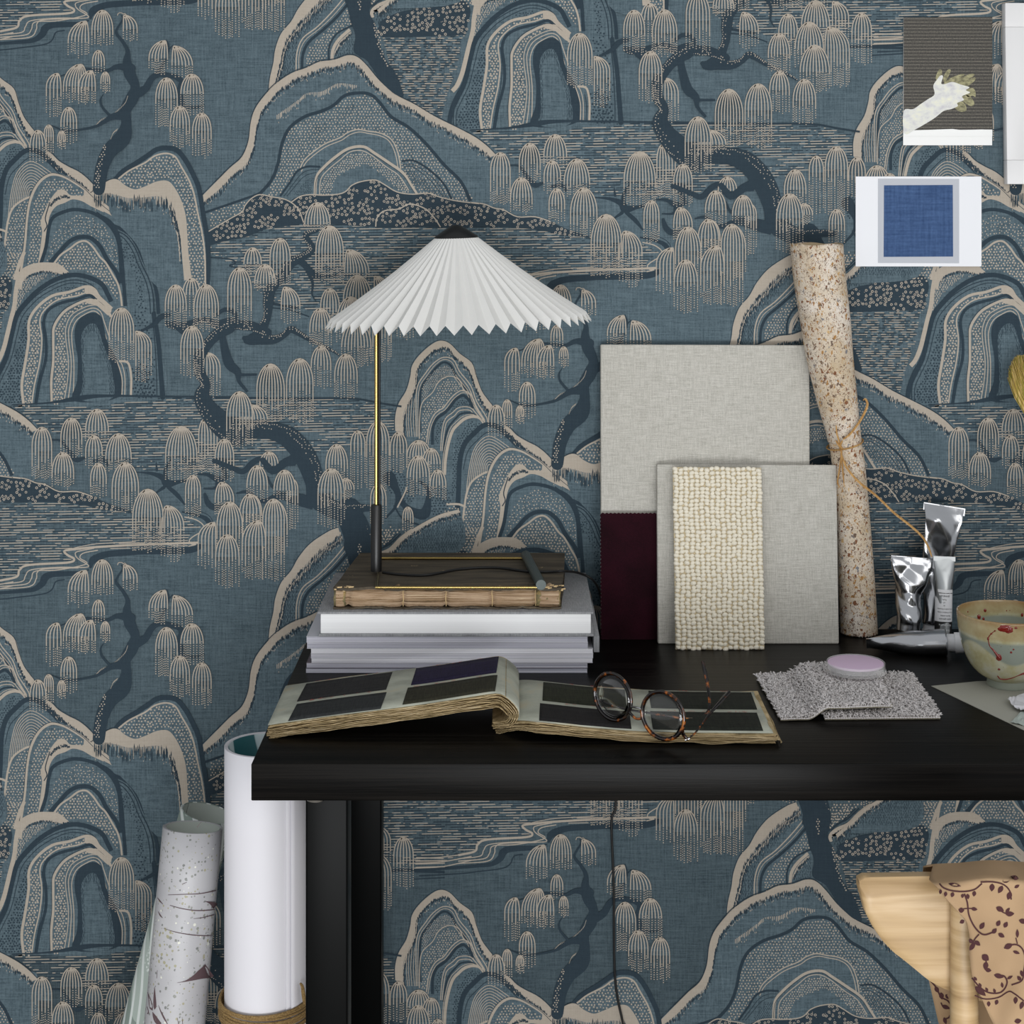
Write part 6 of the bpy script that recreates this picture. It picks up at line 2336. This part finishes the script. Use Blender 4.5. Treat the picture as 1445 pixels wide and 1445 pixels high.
st = []
for s in ('398,92,3 520,88,5 640,82,6 748,60,7', '412,168,4 500,192,6 600,206,7 690,204,6 738,198,5', '320,112,3 340,138,8 360,160,3', '326,212,2 340,240,9 358,260,3', '585,266,2 650,258,4 736,236,6',
          '365,335,2 450,362,5 560,382,7 660,390,6 722,388,4', '670,140,2 700,148,14 725,160,34 744,175,50', '465,732,2 520,722,8 580,700,32 640,670,70 685,650,100 700,640,108',
          '535,0,3 500,15,4', '300,760,2 300,830,16 302,900,22 300,928,2', '250,800,2 265,860,20 275,910,26 285,934,3', '245,905,4 255,940,6 250,960,10', '285,945,3 300,980,26 320,1015,34 345,1035,20',
          '328,895,2 345,940,8 370,990,12 395,1035,5', '465,985,2 475,1035,6', '500,980,2 505,1035,5', '320,640,3 315,700,3', '640,-440,2 610,-400,5'):
    st.append(cyl_stroke(s, bA, axA, r1, m_plum))
adopt(sr, sA, sB)
nest_in(sA, *st)

# second leaning roll, pale green with white line print
m_green = mat('pale_green_print', '#a8b5ac', 0.6)
t = NT(m_green)
vec = t.mapping((1, 1, 1))
wv_ = t.n('ShaderNodeTexWave'); wv_.wave_type = 'BANDS'; wv_.inputs['Scale'].default_value = 20; wv_.inputs['Distortion'].default_value = 9; wv_.inputs['Detail'].default_value = 0; wv_.inputs['Detail Scale'].default_value = .5
t.l(t.mapping((1, 1, .8)), wv_.inputs['Vector'])
ln_ = t.ramp(wv_.outputs['Fac'], [(.74, 0.0), (.80, 1.0)])
vo = t.n('ShaderNodeTexVoronoi'); vo.inputs['Scale'].default_value = 200; t.l(vec, vo.inputs['Vector'])
dt_ = t.math('LESS_THAN', vo.outputs['Distance'], .36)
msk = t.ramp(t.noise(vec, 9, 1, .5), [(.5, 0.0), (.52, 1.0)])
base = t.ramp(t.noise(vec, 6, 1, .5), [(.42, '#8c9a92'), (.46, '#b3bfb7')], 'CONSTANT')
c = t.mix(t.math('MULTIPLY', dt_, msk), base, '#e2e8e4')
t.color(t.mix(ln_, c, '#e2e8e4'))
tB = at(293, 1147, 2.545)
yb3 = at(156, 1640, 2.53)
bB = Vector((yb3.x, yb3.y, .0))
gr = thing('green_paper_roll', bB, 'pale green patterned paper roll leaning behind the speckled roll', 'paper roll')
sG = spiral('rolled_sheet', bB + Vector((0, 0, .008)), tB, .0400, .0375, 1.6, R(168), m_green, .0008, rows=8)
axB = (tB - bB).normalized()
sG2 = spiral('inner_face', bB + Vector((0, 0, .010)), tB - axB * .0006, .0366, .0362, 1.0, R(150), m_rin, .0003, rows=8)
adopt(gr, sG, sG2)

# ---------------------------------------------------------------- chair seen from behind
m_oak = mat('pale_oak', '#c9a873', 0.45)
t = NT(m_oak)
f = t.noise(t.mapping((3, 3, 46), rot=(0, R(-4), 0)), 1.0, 4, .6, .8)
t.color(t.ramp(f, [(.3, '#907551'), (.5, '#ab9069'), (.7, '#bea583')]))
t.bump(f, .1, .0005)
CDp = 1.640
chc = (.575, 1.76 - CAM_D)
chair = thing('wooden_chair', (chc[0], chc[1], 0), 'pale oak chair with a broad curved backrest, at the lower right', 'chair')
half = [(1214.5, 1249), (1216, 1245), (1222, 1243.2), (1310, 1243.5), (1420, 1246)]
low = [(1214.3, 1256), (1215.5, 1268), (1220, 1286), (1232, 1309), (1245, 1328), (1262, 1346), (1274, 1355), (1291, 1369), (1311, 1386), (1328, 1396), (1345, 1404), (1380, 1416), (1420, 1424)]
outl = [(at(x, y, CDp).x, at(x, y, CDp).z) for x, y in half] 
outl_l = [(at(x, y, CDp).x, at(x, y, CDp).z) for x, y in low]
# mirror about the chair's centre line
tops = outl + [(2 * chc[0] - x, z) for x, z in outl[::-1]]
lows = outl_l + [(2 * chc[0] - x, z) for x, z in outl_l[::-1]]
ring2 = tops + lows[::-1]
bm = bmesh.new()
def ycurve(x):
    q = (x - chc[0]) / .25
    return CDp - CAM_D - .002 + .008 * (1 - min(1, abs(q)) ** 2)
# fill by columns: top/bottom interpolated so that the panel can be bent
xs = np.linspace(tops[0][0] + .0002, tops[-1][0] - .0002, 90)
tx = sorted(tops); lx = sorted(lows)
Pf, Pb = [], []
for x in xs:
    zt3 = np.interp(x, [p[0] for p in tx], [p[1] for p in tx]); zb3 = np.interp(x, [p[0] for p in lx], [p[1] for p in lx])
    if zt3 - zb3 < .004:
        zb3 = zt3 - .004
    cf, cb_ = [], []
    for q in (0, .03, .07, .12, .3, .5, .7, .9, .96, 1):
        z = zt3 + (zb3 - zt3) * q
        yf = ycurve(x)
        # rounded top bevel, thin lower edge
        inset = .010 * max(0, 1 - (zt3 - z) / .012) + .003 * max(0, 1 - (z - zb3) / .006)
        cf.append(bm.verts.new((x, yf + inset, z))); cb_.append(bm.verts.new((x, yf + .024 - (.003 if q in (0, 1) else 0), z)))
    Pf.append(cf); Pb.append(cb_)
nq = len(Pf[0])
for i in range(len(xs) - 1):
    for j in range(nq - 1):
        bm.faces.new((Pf[i][j], Pf[i][j + 1], Pf[i + 1][j + 1], Pf[i + 1][j]))
        bm.faces.new((Pb[i][j], Pb[i + 1][j], Pb[i + 1][j + 1], Pb[i][j + 1]))
    bm.faces.new((Pf[i][0], Pf[i + 1][0], Pb[i + 1][0], Pb[i][0]))
    bm.faces.new((Pf[i][-1], Pb[i][-1], Pb[i + 1][-1], Pf[i + 1][-1]))
for i in (0, len(xs) - 1):
    for j in range(nq - 1):
        bm.faces.new((Pf[i][j], Pb[i][j], Pb[i][j + 1], Pf[i][j + 1]))
bmesh.ops.recalc_face_normals(bm, faces=bm.faces)
crest = frombm('backrest', bm, m_oak)
edge_sharp(crest, 50)
cp = [crest]
px0 = at(1357, 1300, CDp).x
for sgn in (-1, 1):
    x = px0 if sgn < 0 else 2 * chc[0] - px0
    y = ycurve(x) - .009
    cp.append(tube('leg', [(x, y, .768), (x - sgn * .002, y + .002, .62), (x - sgn * .008, y + .012, .44), (x + sgn * .012, y - .03, 0)], [.0118, .0140, .0165, .0120], m_oak, seg=20))
    cp.append(tube('leg', [(x - sgn * .015, y + .39, .395), (x + sgn * .005, y + .40, 0)], [.0165, .0120], m_oak, seg=20, smooth_path=False))
    cp.append(tube('side_rail', [(x - sgn * .008, y + .012, .365), (x - sgn * .015, y + .39, .365)], [.012, .012], m_oak, seg=14, smooth_path=False))
cp.append(box('seat', (px0 + .02, CDp - CAM_D + .03, .380), (2 * chc[0] - px0 - .02, CDp - CAM_D + .40, .402), m_oak, bev=.008, seg=3))
adopt(chair, *cp)

# printed cloth thrown over the chair
m_cloth = mat('peach_cotton', '#c2a283', 0.9, spec=0.15)
t = NT(m_cloth)
t.color(t.ramp(t.noise(t.mapping((1, 1, 1)), 12, 3, .5), [(.3, '#8f765a'), (.7, '#a48a6c')]))
m_vine = mat('plum_vine_print', '#3d1c1e', 0.9)
def IP(zx, zy):
    return 1145 + zx * 300 / 1445, 1145 + zy * 300 / 1445


left_e = [IP(*q) for q in ((800, 462), (855, 520), (905, 590), (985, 680), (1055, 760), (1075, 860), (1072, 960), (1090, 1120), (1130, 1220), (1165, 1290), (1205, 1380), (1240, 1450), (1300, 1600), (1350, 1800), (1380, 2000))]
LE = np.array(left_e)
topc = [IP(*q) for q in ((800, 462), (900, 455), (1000, 450), (1100, 440), (1200, 432), (1300, 436), (1445, 445))]


def dcl(x, y):
    """distance of the hanging cloth from the camera plane, with soft folds"""
    q = np.clip((y - 1250) / 150, 0, 1)
    f_ = .006 * math.sin((x - 1340) * .075 + (y - 1250) * .02) * q + .004 * math.sin((x - 1300) * .031 - (y - 1250) * .045) + .005 * math.sin((x + y) * .045) * (1 - q)
    return 1.609 - .004 * q + f_ - .002


m_hem = m_cloth
cloth = thing('printed_cloth', at(1420, 1300, 1.62), 'peach cloth printed with plum vines, thrown over the oak chair', 'cloth')
rows_ = []
NYc, NXc = 60, 46
xr = 1640
for j in range(NYc + 1):
    s = j / NYc
    y = None
    row = []
    yl = LE[0][1] + (LE[-1][1] - LE[0][1]) * s
    xl = np.interp(yl, LE[:, 1], LE[:, 0])
    for i in range(NXc + 1):
        u = i / NXc
        x = xl + (xr - xl) * u
        ytop = np.interp(x, [p[0] for p in topc] + [1640], [p[1] for p in topc] + [1243])
        y = ytop + (yl - LE[0][1]) if s < .08 else yl + (ytop - LE[0][1]) * (1 - min(1, (s - .08) / .4))
        d_ = dcl(x, y)
        # roll over the top edge of the backrest
        e = max(0, 1 - (y - ytop) / 9.0)
        d_ += .020 * e * e
        row.append(at(x, y, d_))
    rows_.append(row)
# far side: over the rail and down behind
topr = rows_[0]
back_rows = []
for k, (dy, dz) in enumerate(((.052, -.004), (.062, -.03), (.064, -.08), (.066, -.16), (.068, -.24))):
    sh_ = (.004, .006, .004, .022, .050)[k]
    back_rows.append([p + Vector((sh_ * (1 - i / NXc), dy - .012 + .004 * math.sin(i * .6 + k), dz)) for i, p in enumerate(topr)])
mid = [p + Vector((.010 * (1 - i / NXc), .024, .004)) for i, p in enumerate(topr)]
full = back_rows[::-1] + [mid] + rows_
cl = grid_mesh('cloth_drape', full, m_cloth, thick=.0014)


def vine(s, w, closed=False):
    a = np.array([IP(*[float(q) for q in p.split(',')]) for p in s.split()])
    Q = catmull(a, 6)
    L = ribbon(Q, np.full(len(Q), w * 1.6))
    v_, f_ = [], []
    for q in L:
        b0 = len(v_)
        v_ += [cl_pt(x, y) for x, y in q]
        f_.append((b0, b0 + 1, b0 + 2, b0 + 3))
    return v_, f_


FR = np.array([[tuple(p) for p in r_] for r_ in rows_])
from mathutils.bvhtree import BVHTree
fv = [Vector(p) for p in FR.reshape(-1, 3)]
nc = NXc + 1
ff2 = [(i * nc + j, i * nc + j + 1, (i + 1) * nc + j + 1, (i + 1) * nc + j) for i in range(NYc) for j in range(NXc)]
bvh = BVHTree.FromPolygons(fv, ff2)


def cl_pt(x, y):
    o = Vector(cam.location)
    d_ = (at(x, y, 1.0) - o).normalized()
    hit = bvh.ray_cast(o, d_)
    if hit[0] is None:
        return at(x, y, dcl(x, y) - .003)
    return hit[0] - d_ * .0014


VV, FF = [], []
def addv(vf):
    b0 = len(VV)
    VV.extend(vf[0]); FF.extend([tuple(q + b0 for q in f_) for f_ in vf[1]])
def leafp(zx, zy, L_, W_l, ang_):
    a = math.radians(ang_)
    pts = []
    for q in np.linspace(0, 1, 7):
        pts.append((q * L_, math.sin(q * math.pi) ** .8 * W_l * 1.25 * (1 - .3 * q)))
    pts += [(p[0], -p[1]) for p in pts[::-1][1:-1]]
    v_ = []
    for p, q in pts:
        x = zx + p * math.cos(a) - q * math.sin(a); y = zy + p * math.sin(a) + q * math.cos(a)
        v_.append(cl_pt(*IP(x, y)))
    addv((v_, [tuple(range(len(v_)))[::-1]]))
for s, w in (('1040,560 1060,620 1070,700 1100,770 1140,820 1180,838 1240,820', 1.4), ('1140,835 1110,870 1080,930', 1.2), ('1150,480 1240,480 1310,500 1350,545 1358,600', 1.3), ('1000,668 1060,660 1110,662', 1.0),
             ('870,490 900,520 960,540 1040,545 1110,530 1160,490', 1.3), ('1260,655 1310,690 1360,700', 1.1), ('1170,980 1190,1030 1180,1070 1210,1085', 1.2), ('1310,930 1380,905 1430,930 1455,1000 1445,1080 1430,1150 1360,1180', 1.3),
             ('1090,1130 1140,1190 1200,1230 1270,1235 1310,1210 1330,1160 1310,1120 1270,1115', 1.4), ('1110,1250 1180,1275 1270,1265 1340,1225 1380,1240 1445,1290', 1.2), ('1390,860 1400,900', 1)):
    addv(vine(s, w))
for L_ in ((1230, 490, 55, 17, 95), (1300, 505, 60, 16, 120), (1355, 545, 60, 17, 110), (1300, 480, 60, 16, -25), (1410, 460, 60, 15, 200), (1380, 520, 40, 10, -30), (1255, 652, 60, 17, 25), (1320, 700, 60, 16, -5), (1320, 690, 45, 10, -50),
           (1000, 672, 40, 17, 0), (1085, 660, 45, 12, 10), (1145, 800, 55, 15, -55), (1040, 740, 38, 14, 150), (1260, 780, 45, 14, -60), (1310, 790, 45, 14, -60), (1230, 830, 45, 14, -50), (1270, 830, 50, 14, 30), (1070, 870, 40, 13, 40),
           (1110, 880, 50, 14, 40), (1075, 945, 70, 15, -55), (1160, 975, 60, 22, 40), (1190, 1020, 60, 17, 100), (1180, 1075, 45, 14, 10), (1310, 930, 65, 18, -25), (1400, 860, 60, 10, -90), (1370, 950, 50, 10, 20), (1240, 1110, 70, 16, 15),
           (1110, 1190, 100, 20, 40), (1205, 1290, 38, 12, 90), (1265, 1280, 38, 12, 110), (1390, 1260, 50, 14, 95), (1440, 1290, 60, 14, 110), (1425, 1150, 40, 12, -130), (1330, 1140, 45, 9, -30), (1380, 1430, 50, 16, -10), (1060, 560, 38, 12, 80), (1030, 560, 30, 10, 100), (1110, 540, 40, 13, 100),
           (880, 530, 34, 10, 100), (915, 545, 36, 11, 100), (965, 550, 36, 12, 110), (930, 490, 90, 12, 12), (1410, 740, 60, 16, 15), (1425, 1080, 45, 10, 80), (1300, 1200, 40, 9, -100), (1250, 1235, 34, 9, -110), (1200, 1225, 34, 9, -120), (1155, 1195, 34, 9, -120), (1125, 1150, 34, 9, -130)):
    leafp(*L_)
bfall = [Vector(p) for r_ in full[:6] for p in r_]
bvh2 = BVHTree.FromPolygons(bfall, [(i * nc + j, i * nc + j + 1, (i + 1) * nc + j + 1, (i + 1) * nc + j) for i in range(5) for j in range(NXc)])
_front = cl_pt


def cl_pt(x, y):
    o = Vector(cam.location)
    d_ = (at(x, y, 1.0) - o).normalized()
    hit = bvh2.ray_cast(o, d_)
    return (hit[0] if hit[0] is not None else at(x, y, 1.66)) - d_ * .0014


for s, w in (('800,1140 850,1200 880,1260 930,1290 970,1350', 1.4), ('880,1300 900,1330 960,1345', 1.2), ('900,1420 940,1400 980,1400', 1.2)):
    addv(vine(s, w))
for L_ in ((840, 1190, 50, 14, 60), (880, 1230, 50, 16, 80), (910, 1245, 45, 14, 40), (885, 1320, 60, 14, 20), (930, 1400, 55, 14, -20), (900, 1400, 50, 12, 70)):
    leafp(*L_)
vn = pyd('vine_print', VV, FF, m_vine, smooth=False)
adopt(cloth, cl)
nest_in(cl, vn)
vn['kind'] = 'stuff'
